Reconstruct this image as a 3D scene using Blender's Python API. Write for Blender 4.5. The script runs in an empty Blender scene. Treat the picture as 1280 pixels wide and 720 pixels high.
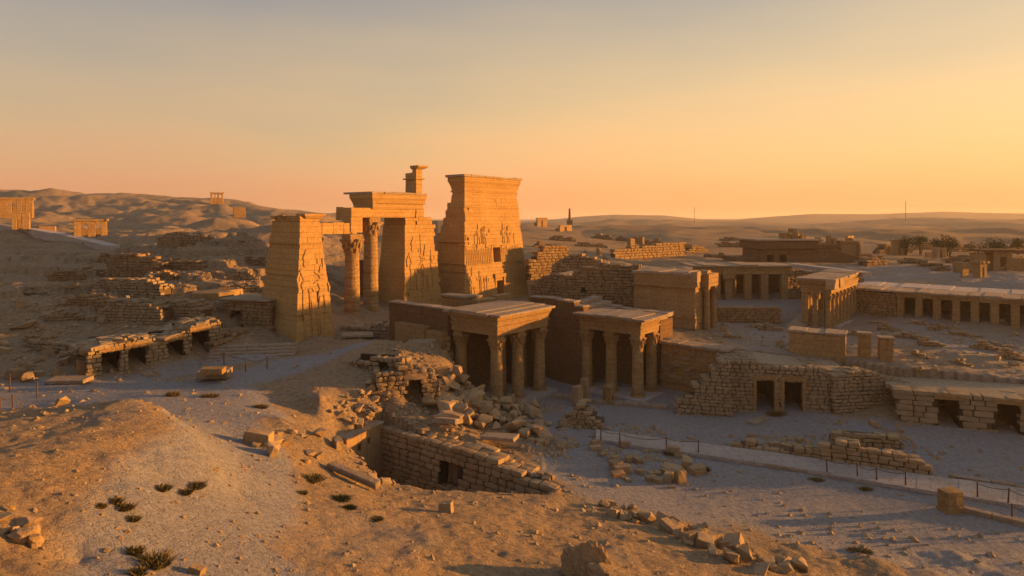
import bpy, bmesh, math, random
import numpy as np
from mathutils import Vector, Matrix
random.seed(7); np.random.seed(7)
R=math.radians
sc=bpy.context.scene
col=sc.collection
# ---------------------------------------------------------------- camera
F=800.0; CZ=19.0; HY=272.0
cam=bpy.data.objects.new('camera',bpy.data.cameras.new('camera')); col.objects.link(cam)
cam.location=(0,0,CZ); cam.rotation_euler=(R(90),0,0)
cam.data.sensor_width=36; cam.data.lens=36*F/1280; cam.data.shift_y=-(360-HY)/1280
cam.data.clip_end=20000; cam.data.clip_start=0.5
sc.camera=cam
# ---------------------------------------------------------------- sky and sun
SUN_AZ=R(80); SUN_EL=R(4.6)          # azimuth from +Y towards +X
w=bpy.data.worlds.new('World'); sc.world=w; w.use_nodes=True
nt=w.node_tree; nt.nodes.clear(); N=nt.nodes.new; L=nt.links.new
out=N('ShaderNodeOutputWorld')
sky=N('ShaderNodeTexSky'); sky.sky_type='NISHITA'; sky.sun_disc=False
sky.sun_elevation=SUN_EL; sky.sun_rotation=SUN_AZ; sky.dust_density=4; sky.air_density=1.2; sky.ozone_density=2
bg1=N('ShaderNodeBackground'); bg1.inputs[1].default_value=0.035; L(sky.outputs[0],bg1.inputs[0])
tc=N('ShaderNodeTexCoord'); sep=N('ShaderNodeSeparateXYZ'); L(tc.outputs['Generated'],sep.inputs[0])
ramp=N('ShaderNodeValToRGB'); ramp.color_ramp.interpolation='B_SPLINE'
cr=ramp.color_ramp
STOPS=[(0.0,(.80,.345,.155)),(.05,(.80,.375,.185)),(.12,(.69,.405,.195)),(.19,(.53,.37,.215)),(.27,(.385,.305,.235)),(.35,(.27,.238,.235)),(.5,(.25,.25,.29)),(1,(.25,.265,.33))]
cr.elements[0].position=0; cr.elements[0].color=(*STOPS[0][1],1)
cr.elements[1].position=1; cr.elements[1].color=(*STOPS[-1][1],1)
for p,c in STOPS[1:-1]:
    e=cr.elements.new(p); e.color=(*c,1)
# thin uneven veil of high cloud shifts the gradient a little
mp=N('ShaderNodeMapping'); mp.inputs['Scale'].default_value=(1.2,1.2,5); L(tc.outputs['Generated'],mp.inputs[0])
nz=N('ShaderNodeTexNoise'); nz.inputs['Scale'].default_value=1.6; nz.inputs['Detail'].default_value=3; L(mp.outputs[0],nz.inputs[0])
ma=N('ShaderNodeMath'); ma.operation='MULTIPLY_ADD'; L(nz.outputs[0],ma.inputs[0]); ma.inputs[1].default_value=.16; 
L(sep.outputs['Z'],ma.inputs[2])
mb_=N('ShaderNodeMath'); mb_.operation='SUBTRACT'; L(ma.outputs[0],mb_.inputs[0]); mb_.inputs[1].default_value=.08
L(mb_.outputs[0],ramp.inputs[0])
# glow around the sun's side
vd=N('ShaderNodeVectorMath'); vd.operation='DOT_PRODUCT'; L(tc.outputs['Generated'],vd.inputs[0])
vd.inputs[1].default_value=(math.sin(R(52)),math.cos(R(52)),.14)
mr=N('ShaderNodeMapRange'); mr.interpolation_type='SMOOTHSTEP'; mr.inputs[1].default_value=.05; mr.inputs[2].default_value=1.0
L(vd.outputs['Value'],mr.inputs[0])
gl=N('ShaderNodeMix'); gl.data_type='RGBA'; gl.inputs['A'].default_value=(.84,.87,.92,1); gl.inputs['B'].default_value=(1.36,1.28,1.0,1)
L(mr.outputs[0],gl.inputs['Factor'])
mul=N('ShaderNodeMix'); mul.data_type='RGBA'; mul.blend_type='MULTIPLY'; mul.inputs['Factor'].default_value=1
L(ramp.outputs[0],mul.inputs['A']); L(gl.outputs['Result'],mul.inputs['B'])
bg2=N('ShaderNodeBackground'); bg2.inputs[1].default_value=0.44; L(mul.outputs['Result'],bg2.inputs[0])
add=N('ShaderNodeAddShader'); L(bg1.outputs[0],add.inputs[0]); L(bg2.outputs[0],add.inputs[1]); L(add.outputs[0],out.inputs[0])
sl=bpy.data.lights.new('sun','SUN'); sl.energy=5.0; sl.angle=R(1.2); sl.color=(1,.43,.09)
so=bpy.data.objects.new('sun',sl); col.objects.link(so)
sd=Vector((math.sin(SUN_AZ)*math.cos(SUN_EL),math.cos(SUN_AZ)*math.cos(SUN_EL),math.sin(SUN_EL)))
so.rotation_euler=sd.to_track_quat('Z','Y').to_euler(); so.location=(60,20,60)
sc.view_settings.view_transform='Standard'; sc.view_settings.look='None'
sc.view_settings.exposure=1.25; sc.view_settings.gamma=1
# ---------------------------------------------------------------- helpers: picture <-> place
def S(px): return (px-640)/F
def G(px,py,z=0):
    Y=(CZ-z)*F/(py-HY); return (S(px)*Y,Y)
def zat(Y,py): return CZ-(py-HY)/F*Y
def AT(px,Y): return (S(px)*Y,Y)
def run(p,d,px):
    s=S(px); return (s*p[1]-p[0])/(d[0]-s*d[1])
AD=(.636,.772); BD=(-.772,.636); ARZ=math.atan2(.772,.636)
# ---------------------------------------------------------------- helpers: objects
def thing(name,label,cat,loc=(0,0,0),rz=0,group=None):
    o=bpy.data.objects.new(name,None); col.objects.link(o); o.location=loc; o.rotation_euler=(0,0,rz)
    o.empty_display_size=.3
    o['label']=label; o['category']=cat
    if group: o['group']=group
    return o
def tag(o,label,cat,group=None,kind=None):
    o['label']=label; o['category']=cat
    if group: o['group']=group
    if kind: o['kind']=kind
    return o
class MB:
    def __init__(s): s.v=[]; s.f=[]; s.sm=[]
    def add(s,vs,fs,smooth=False):
        b=len(s.v); s.v.extend(vs); s.f.extend([tuple(i+b for i in f) for f in fs]); s.sm.extend([smooth]*len(fs))
    def hexa(s,q):       # 8 corners: bottom 4 ccw, top 4 ccw
        s.add(q,[(3,2,1,0),(4,5,6,7),(0,1,5,4),(1,2,6,5),(2,3,7,6),(3,0,4,7)])
    def box(s,x0,x1,y0,y1,z0,z1,j=0):
        if x1<x0: x0,x1=x1,x0
        if y1<y0: y0,y1=y1,y0
        q=[(x0,y0,z0),(x1,y0,z0),(x1,y1,z0),(x0,y1,z0),(x0,y0,z1),(x1,y0,z1),(x1,y1,z1),(x0,y1,z1)]
        if j: q=[tuple(c+random.uniform(-j,j) for c in p) for p in q]
        s.hexa(q)
    def rects(s,rl):     # stacked rectangular loops (x0,x1,y0,y1,z)
        vs=[];fs=[]
        for (x0,x1,y0,y1,z) in rl: vs+= [(x0,y0,z),(x1,y0,z),(x1,y1,z),(x0,y1,z)]
        for k in range(len(rl)-1):
            for i in range(4):
                a=4*k+i;b=4*k+(i+1)%4; fs.append((a,b,b+4,a+4))
        fs.append((3,2,1,0)); n=4*(len(rl)-1); fs.append((n,n+1,n+2,n+3))
        s.add(vs,fs)
    def lathe(s,cx,cy,prof,n=20,lob=None,smooth=True,zo=0):
        vs=[];fs=[]
        for k,(r,z) in enumerate(prof):
            for i in range(n):
                a=2*math.pi*i/n; rr=r
                if lob: rr=r*(1+lob[k]*math.cos(8*a))
                vs.append((cx+rr*math.cos(a),cy+rr*math.sin(a),z+zo))
        for k in range(len(prof)-1):
            for i in range(n):
                a=k*n+i;b=k*n+(i+1)%n; fs.append((a,b,b+n,a+n))
        fs.append(tuple(range(n-1,-1,-1))); m=n*(len(prof)-1); fs.append(tuple(range(m,m+n)))
        s.add(vs,fs,smooth)
    def tube(s,pts,r,n=6):
        for a,b in zip(pts[:-1],pts[1:]):
            a=Vector(a);b=Vector(b); d=(b-a)
            if d.length<1e-5: continue
            q=d.to_track_quat('Z','Y'); vs=[];
            for p in (a,b):
                for i in range(n):
                    t=2*math.pi*i/n; vs.append(tuple(p+q@Vector((r*math.cos(t),r*math.sin(t),0))))
            fs=[(i,(i+1)%n,n+(i+1)%n,n+i) for i in range(n)]+[tuple(range(n-1,-1,-1)),tuple(range(n,2*n))]
            s.add(vs,fs,True)
    def rbox(s,c,l,rz=0,j=.06,tilt=.04,rnd=.16):   # a worn stone block
        m=Matrix.Rotation(rz,3,'Z')@Matrix.Rotation(random.uniform(-tilt,tilt),3,'X')@Matrix.Rotation(random.uniform(-tilt,tilt),3,'Y')
        vs=[]
        ml=min(l)
        for (x,y,z,nn) in LAT:
            p=[x*l[0]/2,y*l[1]/2,z*l[2]/2]
            sh=rnd*ml*(.55 if nn==3 else (.28 if nn==2 else 0))
            p=[pp-(math.copysign(sh,pp) if abs(pp)>1e-6 else 0) for pp in p]
            p=[pp+random.uniform(-j,j)*ml for pp in p]
            q=m@Vector(p); vs.append((q.x+c[0],q.y+c[1],q.z+c[2]))
        s.add(vs,LATF)
    def build(s,name,mat,parent=None,loc=None,rz=0,bevel=0):
        me=bpy.data.meshes.new(name); me.from_pydata([tuple(map(float,p)) for p in s.v],[],s.f); me.validate()
        o=bpy.data.objects.new(name,me); col.objects.link(o)
        if mat: me.materials.append(mat)
        if len(me.polygons)==len(s.sm): me.polygons.foreach_set('use_smooth',s.sm)
        boxuv(me)
        if parent: o.parent=parent
        if loc: o.location=loc
        if rz: o.rotation_euler=(0,0,rz)
        if bevel:
            md=o.modifiers.new('bevel','BEVEL'); md.width=bevel; md.segments=2; md.limit_method='ANGLE'; md.angle_limit=R(50)
        me.update()
        return o
LAT=[];LATF=[]
def _lat():
    idx={}
    for x in (-1,0,1):
        for y in (-1,0,1):
            for z in (-1,0,1):
                if x==y==z==0: continue
                idx[(x,y,z)]=len(LAT); LAT.append((x,y,z,abs(x)+abs(y)+abs(z)))
    for ax in range(3):
        for sg in (-1,1):
            for u in (-1,0):
                for v in (-1,0):
                    def P(a,b):
                        p=[0,0,0]; p[ax]=sg; p[(ax+1)%3]=a; p[(ax+2)%3]=b; return idx[tuple(p)]
                    q=[P(u,v),P(u+1,v),P(u+1,v+1),P(u,v+1)]
                    if sg<0: q=q[::-1]
                    LATF.append(tuple(q))
_lat()
def boxuv(me):
    n=len(me.loops)
    if n==0: return
    uv=me.uv_layers.new(name='UVMap')
    co=np.empty(len(me.vertices)*3); me.vertices.foreach_get('co',co); co=co.reshape(-1,3)
    li=np.empty(n,dtype=np.int32); me.loops.foreach_get('vertex_index',li)
    npoly=len(me.polygons)
    nm=np.empty(npoly*3); me.polygons.foreach_get('normal',nm); nm=nm.reshape(-1,3)
    tot=np.empty(npoly,dtype=np.int32); me.polygons.foreach_get('loop_total',tot)
    ln=np.repeat(nm,tot,axis=0); p=co[li]; an=np.abs(ln)
    u=np.where(an[:,0]>an[:,1],p[:,1]+.37,p[:,0]); v=p[:,2].copy()
    top=an[:,2]>np.maximum(an[:,0],an[:,1])*1.3
    u=np.where(top,p[:,0],u); v=np.where(top,p[:,1],v)
    uv.data.foreach_set('uv',np.stack([u,v],1).ravel())
# ---------------------------------------------------------------- materials
def mat(name):
    m=bpy.data.materials.new(name); m.use_nodes=True; t=m.node_tree
    b=t.nodes['Principled BSDF']; b.inputs['Roughness'].default_value=.92; b.inputs['Specular IOR Level'].default_value=.15
    return m,t,b
def nd(t,k,**kw):
    n=t.nodes.new(k)
    for a,v in kw.items():
        if hasattr(n,a): setattr(n,a,v)
    return n
def noise(t,vec,scale,detail=5,rough=.55):
    n=t.nodes.new('ShaderNodeTexNoise'); n.inputs['Scale'].default_value=scale; n.inputs['Detail'].default_value=detail; n.inputs['Roughness'].default_value=rough
    t.links.new(vec,n.inputs['Vector']); return n.outputs[0]
def mixc(t,f,a,b,mode='MIX'):
    n=t.nodes.new('ShaderNodeMix'); n.data_type='RGBA'; n.blend_type=mode
    for s,v in (('Factor',f),('A',a),('B',b)):
        if isinstance(v,(tuple,list)): n.inputs[s].default_value=(*v,1) if len(v)==3 else v
        elif isinstance(v,(int,float)): n.inputs[s].default_value=v
        else: t.links.new(v,n.inputs[s])
    return n.outputs['Result']
def mrange(t,v,a,b,c=0,d=1):
    n=t.nodes.new('ShaderNodeMapRange'); n.inputs[1].default_value=a; n.inputs[2].default_value=b; n.inputs[3].default_value=c; n.inputs[4].default_value=d
    t.links.new(v,n.inputs[0]); return n.outputs[0]
def mathn(t,op,a,b):
    n=t.nodes.new('ShaderNodeMath'); n.operation=op
    for i,v in enumerate((a,b)):
        if isinstance(v,(int,float)): n.inputs[i].default_value=v
        else: t.links.new(v,n.inputs[i])
    return n.outputs[0]
def bump(t,b,hs):   # hs: list of (height, strength, distance)
    prev=None
    for h,st,di in hs:
        n=t.nodes.new('ShaderNodeBump'); n.inputs['Strength'].default_value=st; n.inputs['Distance'].default_value=di
        t.links.new(h,n.inputs['Height'])
        if prev: t.links.new(prev,n.inputs['Normal'])
        prev=n.outputs[0]
    t.links.new(prev,b.inputs['Normal'])
def ashlar(name,c1,c2,row=.55,bw=1.25,mortar=.018,joint=.6,stain=.5,jb=.9,nb=1.0):
    m,t,b=mat(name)
    g=t.nodes.new('ShaderNodeNewGeometry'); P=g.outputs['Position']
    uv=t.nodes.new('ShaderNodeUVMap'); uv.uv_map='UVMap'
    # slightly wavy joints
    nzv=t.nodes.new('ShaderNodeTexNoise'); nzv.inputs['Scale'].default_value=.8; nzv.inputs['Detail'].default_value=3; t.links.new(P,nzv.inputs['Vector'])
    va=t.nodes.new('ShaderNodeVectorMath'); va.operation='MULTIPLY_ADD'; t.links.new(nzv.outputs['Color'],va.inputs[0]); va.inputs[1].default_value=(.12,.12,0); t.links.new(uv.outputs[0],va.inputs[2])
    br=t.nodes.new('ShaderNodeTexBrick'); t.links.new(va.outputs[0],br.inputs['Vector'])
    br.inputs['Color1'].default_value=(0,0,0,1); br.inputs['Color2'].default_value=(1,1,1,1); br.inputs['Mortar'].default_value=(.5,.5,.5,1)
    br.inputs['Scale'].default_value=1; br.inputs['Brick Width'].default_value=bw; br.inputs['Row Height'].default_value=row
    br.inputs['Mortar Size'].default_value=mortar; br.inputs['Mortar Smooth'].default_value=.5
    n1=noise(t,P,.35,6,.6); n2=noise(t,P,3.5,6,.65); n3=noise(t,P,14,4,.6)
    c=mixc(t,mrange(t,n1,.3,.7),c1,c2)
    c=mixc(t,mathn(t,'MULTIPLY',br.outputs['Color'],.8),c,mixc(t,.5,c,(c2[0]*.72,c2[1]*.66,c2[2]*.6)))
    c=mixc(t,mrange(t,n2,.46,.70,0,.6*stain+.2),c,(c1[0]*.42,c1[1]*.36,c1[2]*.32))
    c=mixc(t,mathn(t,'MULTIPLY',br.outputs['Fac'],joint),c,(c1[0]*.36,c1[1]*.3,c1[2]*.26))
    # vertical wash streaks
    sm=t.nodes.new('ShaderNodeMapping'); sm.inputs['Scale'].default_value=(1.3,1.3,.10); t.links.new(P,sm.inputs[0])
    st=noise(t,sm.outputs[0],1.2,5,.6)
    c=mixc(t,mrange(t,st,.55,.78,0,.45*stain),c,(c1[0]*.5,c1[1]*.44,c1[2]*.4))
    t.links.new(c,b.inputs['Base Color'])
    vo=t.nodes.new('ShaderNodeTexVoronoi'); vo.inputs['Scale'].default_value=1.1; t.links.new(P,vo.inputs['Vector'])
    pit=mrange(t,vo.outputs['Distance'],.02,.16)
    inv=mathn(t,'SUBTRACT',1,br.outputs['Fac'])
    bump(t,b,[(inv,jb,.05),(br.outputs['Color'],.5,.02),(n2,nb,.2*nb),(n3,nb,.06*nb),(pit,.6*nb,.14*nb)])
    return m
def rubblemat(name,c1,c2,isl=.75):
    m,t,b=mat(name)
    g=t.nodes.new('ShaderNodeNewGeometry'); P=g.outputs['Position']
    oi=t.nodes.new('ShaderNodeObjectInfo')
    rn=mathn(t,'FRACT',mathn(t,'ADD',g.outputs['Random Per Island'],oi.outputs['Random']),0)
    n1=noise(t,P,.9,5,.6); n2=noise(t,P,7,6,.7); n3=noise(t,P,28,3,.6)
    c=mixc(t,mathn(t,'MULTIPLY',rn,isl),c1,c2)
    c=mixc(t,mrange(t,n1,.4,.7,0,.5),c,(c1[0]*.72,c1[1]*.68,c1[2]*.62))
    c=mixc(t,mrange(t,n2,.5,.72,0,.55),c,(c1[0]*.45,c1[1]*.4,c1[2]*.36))
    t.links.new(c,b.inputs['Base Color'])
    bump(t,b,[(n1,.5,.2),(n2,.9,.08),(n3,.6,.02)])
    return m
def plain(name,c,rough=.9,nsc=6,var=.3,bd=.02):
    m,t,b=mat(name); b.inputs['Roughness'].default_value=rough
    g=t.nodes.new('ShaderNodeNewGeometry'); P=g.outputs['Position']
    n=noise(t,P,nsc,5,.6)
    t.links.new(mixc(t,mrange(t,n,.35,.7,0,1),c,tuple(x*(1-var) for x in c)),b.inputs['Base Color'])
    bump(t,b,[(n,.6,bd)])
    return m
M={}
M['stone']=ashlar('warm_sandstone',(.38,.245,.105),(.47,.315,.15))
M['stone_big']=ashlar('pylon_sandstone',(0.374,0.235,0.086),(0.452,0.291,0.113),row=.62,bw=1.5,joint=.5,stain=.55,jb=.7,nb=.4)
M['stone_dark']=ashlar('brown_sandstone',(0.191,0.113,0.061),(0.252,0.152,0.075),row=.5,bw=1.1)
M['slab']=ashlar('pale_roof_slab',(0.400,0.304,0.187),(0.452,0.365,0.287),row=1.4,bw=2.6,mortar=.02,joint=.5,stain=.4)
M['packing']=plain('dark_packing_earth',(.11,.078,.05),nsc=4)
M['fill']=plain('trodden_earth',(0.340,0.270,0.172),nsc=3,var=.4,bd=.06)
M['paving']=ashlar('pale_paving',(0.500,0.450,0.400),(0.580,0.520,0.460),row=1.1,bw=1.5,mortar=.02,joint=.6,stain=.3)
M['rubble']=rubblemat('rubble_stone',(0.296,0.209,0.113),(0.435,0.322,0.187))
M['rubble_grey']=rubblemat('greyish_rubble',(0.261,0.200,0.124),(0.365,0.287,0.180))
M['brickstone']=rubblemat('coursed_brown_stone',(0.244,0.161,0.083),(0.365,0.248,0.131))
M['core']=plain('shade_black_core',(.035,.026,.018),nsc=4)  # near-black colour paints in the shade inside the doorway passages
M['plaster']=plain('mud_plaster',(0.313,0.209,0.105),nsc=1.5,var=.35,bd=.08)
M['wood']=plain('weathered_wood',(0.104,0.065,0.044),nsc=20)
M['rope']=plain('dark_rope',(0.061,0.044,0.035),nsc=30)
M['brush']=plain('dry_olive_brush',(0.174,0.131,0.044),nsc=9,var=.5)
M['leaf']=plain('dark_foliage',(0.044,0.054,0.017),nsc=3,var=.5)
M['red']=plain('red_brick_chimney',(0.217,0.104,0.060))
# ---------------------------------------------------------------- the terrain
def _h(ix,iy,seed):
    n=(ix.astype(np.int64)*374761393+iy.astype(np.int64)*668265263+seed*974634777)&0x7fffffff
    n=((n^(n>>13))*1274126177)&0x7fffffff
    n=(n^(n>>16))
    return (n&0xffff)/65535.0
def vnoise(x,y,seed=0):
    ix=np.floor(x); iy=np.floor(y); fx=x-ix; fy=y-iy
    fx=fx*fx*fx*(fx*(fx*6-15)+10); fy=fy*fy*fy*(fy*(fy*6-15)+10)
    a=_h(ix,iy,seed);b=_h(ix+1,iy,seed);c=_h(ix,iy+1,seed);d=_h(ix+1,iy+1,seed)
    return (a+(b-a)*fx+(c-a)*fy+(a-b-c+d)*fx*fy)*2-1
def fbm(x,y,sc_,oct=4,seed=0,gain=.5):
    s=0;a=1;t=0
    for k in range(oct):
        s=s+a*vnoise(x/sc_*2**k+k*17.3,y/sc_*2**k-k*9.1,seed+k); t+=a; a*=gain
    return s/t
CZp=[]   # (px,py,z)   shared
def cz(px,py,z): p=G(px,py,z); return (p[0],p[1],z)
def cy(px,py,Y): return (S(px)*Y,Y,zat(Y,py))
shared=[cz(0,470,4.8),cy(0,400,69),cy(0,370,80),cy(0,340,97),cy(0,312,125),cy(0,290,150),cy(0,262,230),cy(0,235,300),
 cy(-200,400,70),cy(-200,330,100),cy(-200,270,180),cy(-200,225,300),
 cy(60,285,150),cy(60,275,190),cy(60,246,300),cy(60,330,100),cy(60,380,78),cy(60,430,66),
 cy(105,301,130),cy(105,278,200),cy(110,248,300),cy(110,330,98),cy(110,390,73),cy(110,425,66),
 cy(160,300,110),cy(160,290,150),cy(160,270,220),cy(160,248,300),cy(160,340,92),cy(160,390,75),
 cy(240,316,100),cy(235,292,118),cy(240,280,170),cy(240,250,300),cy(240,345,87),cy(240,400,72),
 cy(300,300,104),cy(300,285,160),cy(300,270,230),cy(295,254,300),cy(300,330,95),cy(300,365,84),cy(300,405,75),
 cy(345,290,130),cy(345,275,220),cy(345,267,300),cy(345,330,100),
 cy(420,285,200),cy(420,278,300),cy(420,340,110),cy(550,290,200),cy(550,285,300),cy(550,335,120),
 cz(370,427,5),cz(430,410,5),cz(470,396,5),cz(520,383,5),cz(600,382,5),cz(660,378,5),
 (4,111,4.6),(8,112,5),(2,105,4.6),(-7,100,4.6),(6,120,5.2),(14,120,6.5),cy(700,343,112),cy(680,325,125),cy(720,322,125),cy(760,330,120),cy(700,303,250),cy(800,303,250),
 cz(800,332,9.0),cz(860,330,9.3),cz(900,322,9.6),cz(1000,330,9.5),cz(1100,335,9.2),cz(1200,350,9.0),cz(1280,358,9.0),cz(1400,370,9.0),
 cz(1100,322,9.5),cz(1280,330,9.5),cz(1500,340,9.5),cz(960,310,9.0),cz(1280,305,9)]
low=[cy(150,424,63.5),cy(185,418,66),cy(120,432,62),cy(230,404,69.5),cy(255,398,71.5),cz(700,530,0),cz(760,525,0),cz(800,512,0),cz(840,525,0),cz(900,525,0),cz(1000,540,0),cz(1100,560,0),cz(1200,560,0),cz(1280,570,0),cz(1400,560,0),
 cz(1280,640,0),cz(1200,620,0),cz(1000,600,0),cz(900,590,0),cz(850,620,.1),cz(1000,660,.1),cz(1150,660,.0),cz(1280,700,0),cz(1150,705,.3),cz(740,580,.2),cz(780,600,.2),cz(690,560,.1),
 cz(1400,650,0),cz(1400,800,.5),
 cz(705,622,.9),cz(760,640,1.1),cz(820,660,1.3),cz(890,690,1.5),cz(950,712,1.5),cz(1020,735,1.4),
 cz(640,640,2.8),cz(560,640,3.6),cz(500,640,4.4),cz(600,700,4.4),cz(700,680,3.2),cz(760,720,3.6),cz(850,720,2.6),cz(500,720,6.2),cz(650,800,5.5),cz(900,850,3.4),cz(1150,800,1.2),
 cz(400,700,7.0),cz(300,700,7.8),cz(200,700,8.6),cz(100,700,9.2),cz(0,700,10),cz(-200,700,11),cz(0,640,10.4),cz(100,640,9.8),cz(60,580,10.2),cz(150,570,9.8),
 cz(200,800,10.2),cz(-100,900,12),cz(500,900,8),
 cz(150,504,9.7),cz(90,512,9.6),cz(200,510,9.3),cz(0,528,9.8),cz(-150,530,10),cz(240,545,8.7),cz(260,580,8.1),cz(220,620,8.4),
 cz(40,515,4.8),cz(100,500,4.9),cz(180,492,5.0),cz(250,505,5.1),cz(290,545,5.6),cz(300,580,6.1),cz(300,620,6.7),cz(-100,510,4.8),
 cz(100,478,4.7),cz(0,490,4.7),cz(180,465,4.6),cz(130,474,4.5),cz(165,466,4.55),cz(222,457,4.6),cz(256,450,4.65),cz(110,480,4.5),cz(260,452,4.8),cz(330,452,4.9),cz(420,445,4.9),cz(300,475,4.8),
 cz(400,490,5.0),cz(350,520,5.3),cz(340,560,5.6),cz(400,540,4.3),cz(430,560,2.9),cz(400,585,4.0),(-12.9,49.8,1.9),(-11.2,54.6,2.2),(-13.8,50.6,2.4),(-12.3,52.6,2.0),(-16.5,51,3.7),cz(380,620,5.6),cz(430,620,5.0),cz(450,590,2.7),cz(480,612,2.3),
 cz(535,614,1.8),cz(600,618,1.6),cz(660,618,1.2),cz(440,520,3.0),cz(470,502,3.5),cz(450,482,4.6),cz(490,472,5.0),cz(440,468,5.0),cy(470,436,62),cy(440,436,62),cy(500,430,62),cy(470,424,68),cy(515,425,66),
 cz(530,430,6.4),cz(545,425,6.4),cz(560,440,5.6),cz(550,480,3.6),cz(520,515,2.6),cz(515,502,2.7),cz(560,520,2.3),cz(600,525,1.2),cz(640,535,.5),cz(600,545,.9),cz(540,535,1.7),cz(500,530,2.2),
 (-4,66,.6),(-1,70,0),(4,68,0),(5,73,0),(10,70,0),(16,66,0),(19,66,0),(-6,67.5,1.5)]
upp=[(-14,74.5,6.3),(-7.5,69,6.3),(-2,77,5.5),(4,76,6.5),(9,76,7),(12,76,7.2),(16,73,5.4),(20,72,5.2),(24,72,5),(23,66,5),(28,65.5,4.8),(33,63,4.4),(36,61,4),(44,58,3.8),(60,54,3.8),(90,45,4),
 cz(925,425,4.9),cz(980,420,5),cz(1060,450,4.5),cz(1100,430,5),cz(1200,440,4.7),cz(1280,430,4.8),cz(1200,470,4.2),cz(1280,480,4.0),cz(1280,412,5),cz(1180,405,5),cz(1100,396,5),cz(1040,410,5),
 (5,88,5.5),(-5,90,5.2),(15,92,6),(22,86,5.2),(30,84,5),cz(960,403,5.0),cz(930,368,7),cz(980,366,7),(75,80,5),(75,65,4.5)]
UPOLY=[(-14.5,74.5),(-7.6,68.6),(-1.6,76.2),(3.5,75.6),(8,72.6),(10.0,76),(16.4,71.2),(22,68),(22.8,67.4),(32.8,64.9),(38,61.6),(48,58.4),(78,51),(160,25),(9000,-900),(9000,9000),(-14.5,9000)]
PIT=[(-10.9,54.3),(3.5,44.0),(2.2,41.4),(-5,40.3),(-8.6,41.3),(-13.6,49.2)]
COURT=[(30.5,90),(42,91),(60,100),(60,300),(20,300),(22,92)]   # the raised inner court
def rbf(pts):
    P=np.array(pts); Y=np.maximum(P[:,1],8); q=np.stack([P[:,0]/Y,np.log(Y)*.9],1)
    n=len(P); D=np.sqrt(((q[:,None]-q[None])**2).sum(-1)); D=D+0
    A=np.zeros((n+3,n+3)); A[:n,:n]=D-np.eye(n)*.002; A[:n,n]=1; A[:n,n+1:]=q; A[n,:n]=1; A[n+1:,:n]=q.T
    b=np.zeros(n+3); b[:n]=P[:,2]; c=np.linalg.solve(A,b); return q,c
RL=rbf(shared+low); RU=rbf(shared+upp)
def ev(rb,x,y):
    q,c=rb; Y=np.maximum(y,8); u=x/Y; v=np.log(Y)*.9; o=np.full(x.shape,c[-3])+c[-2]*u+c[-1]*v
    for i in range(len(q)):
        o=o+c[i]*np.sqrt((u-q[i,0])**2+(v-q[i,1])**2)
    return o
def inpoly(x,y,poly):
    r=np.zeros(x.shape,bool); n=len(poly)
    for i in range(n):
        x0,y0=poly[i]; x1,y1=poly[(i+1)%n]
        c=((y0>y)!=(y1>y))&(x<(x1-x0)*(y-y0)/((y1-y0) if y1!=y0 else 1e-9)+x0); r^=c
    return r
def seg(x,y,pts):
    d=np.full(x.shape,1e9)
    for (x0,y0),(x1,y1) in zip(pts[:-1],pts[1:]):
        dx=x1-x0;dy=y1-y0; t=np.clip(((x-x0)*dx+(y-y0)*dy)/(dx*dx+dy*dy),0,1)
        d=np.minimum(d,np.hypot(x-x0-t*dx,y-y0-t*dy))
    return d
PATH=[G(-200,512,4.8),G(0,500,4.8),G(120,488,4.8),G(200,486,4.9),G(255,505,5.1),G(285,545,5.6),G(298,590,6.2),G(290,640,6.9),G(240,700,8.1),G(200,800,10)]
PATH3=[G(90,486,4.6),G(190,467,4.65),G(268,452,4.7),G(315,448,4.8)]
PATH2=[G(200,486,4.9),G(300,470,4.9),G(380,455,4.9),G(430,445,4.9)]
EDGE=[G(915,455,4.9),G(1000,460,4.6),G(1100,475,4.2),G(1200,490,3.9),G(1280,497,3.8),G(1400,505,3.8)]
def sstep(a,b,v):
    t=np.clip((v-a)/(b-a),0,1); return t*t*(3-2*t)
def prof(u,pts): return np.interp(u,[S(p[0]) for p in pts],[p[1] for p in pts])
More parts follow.
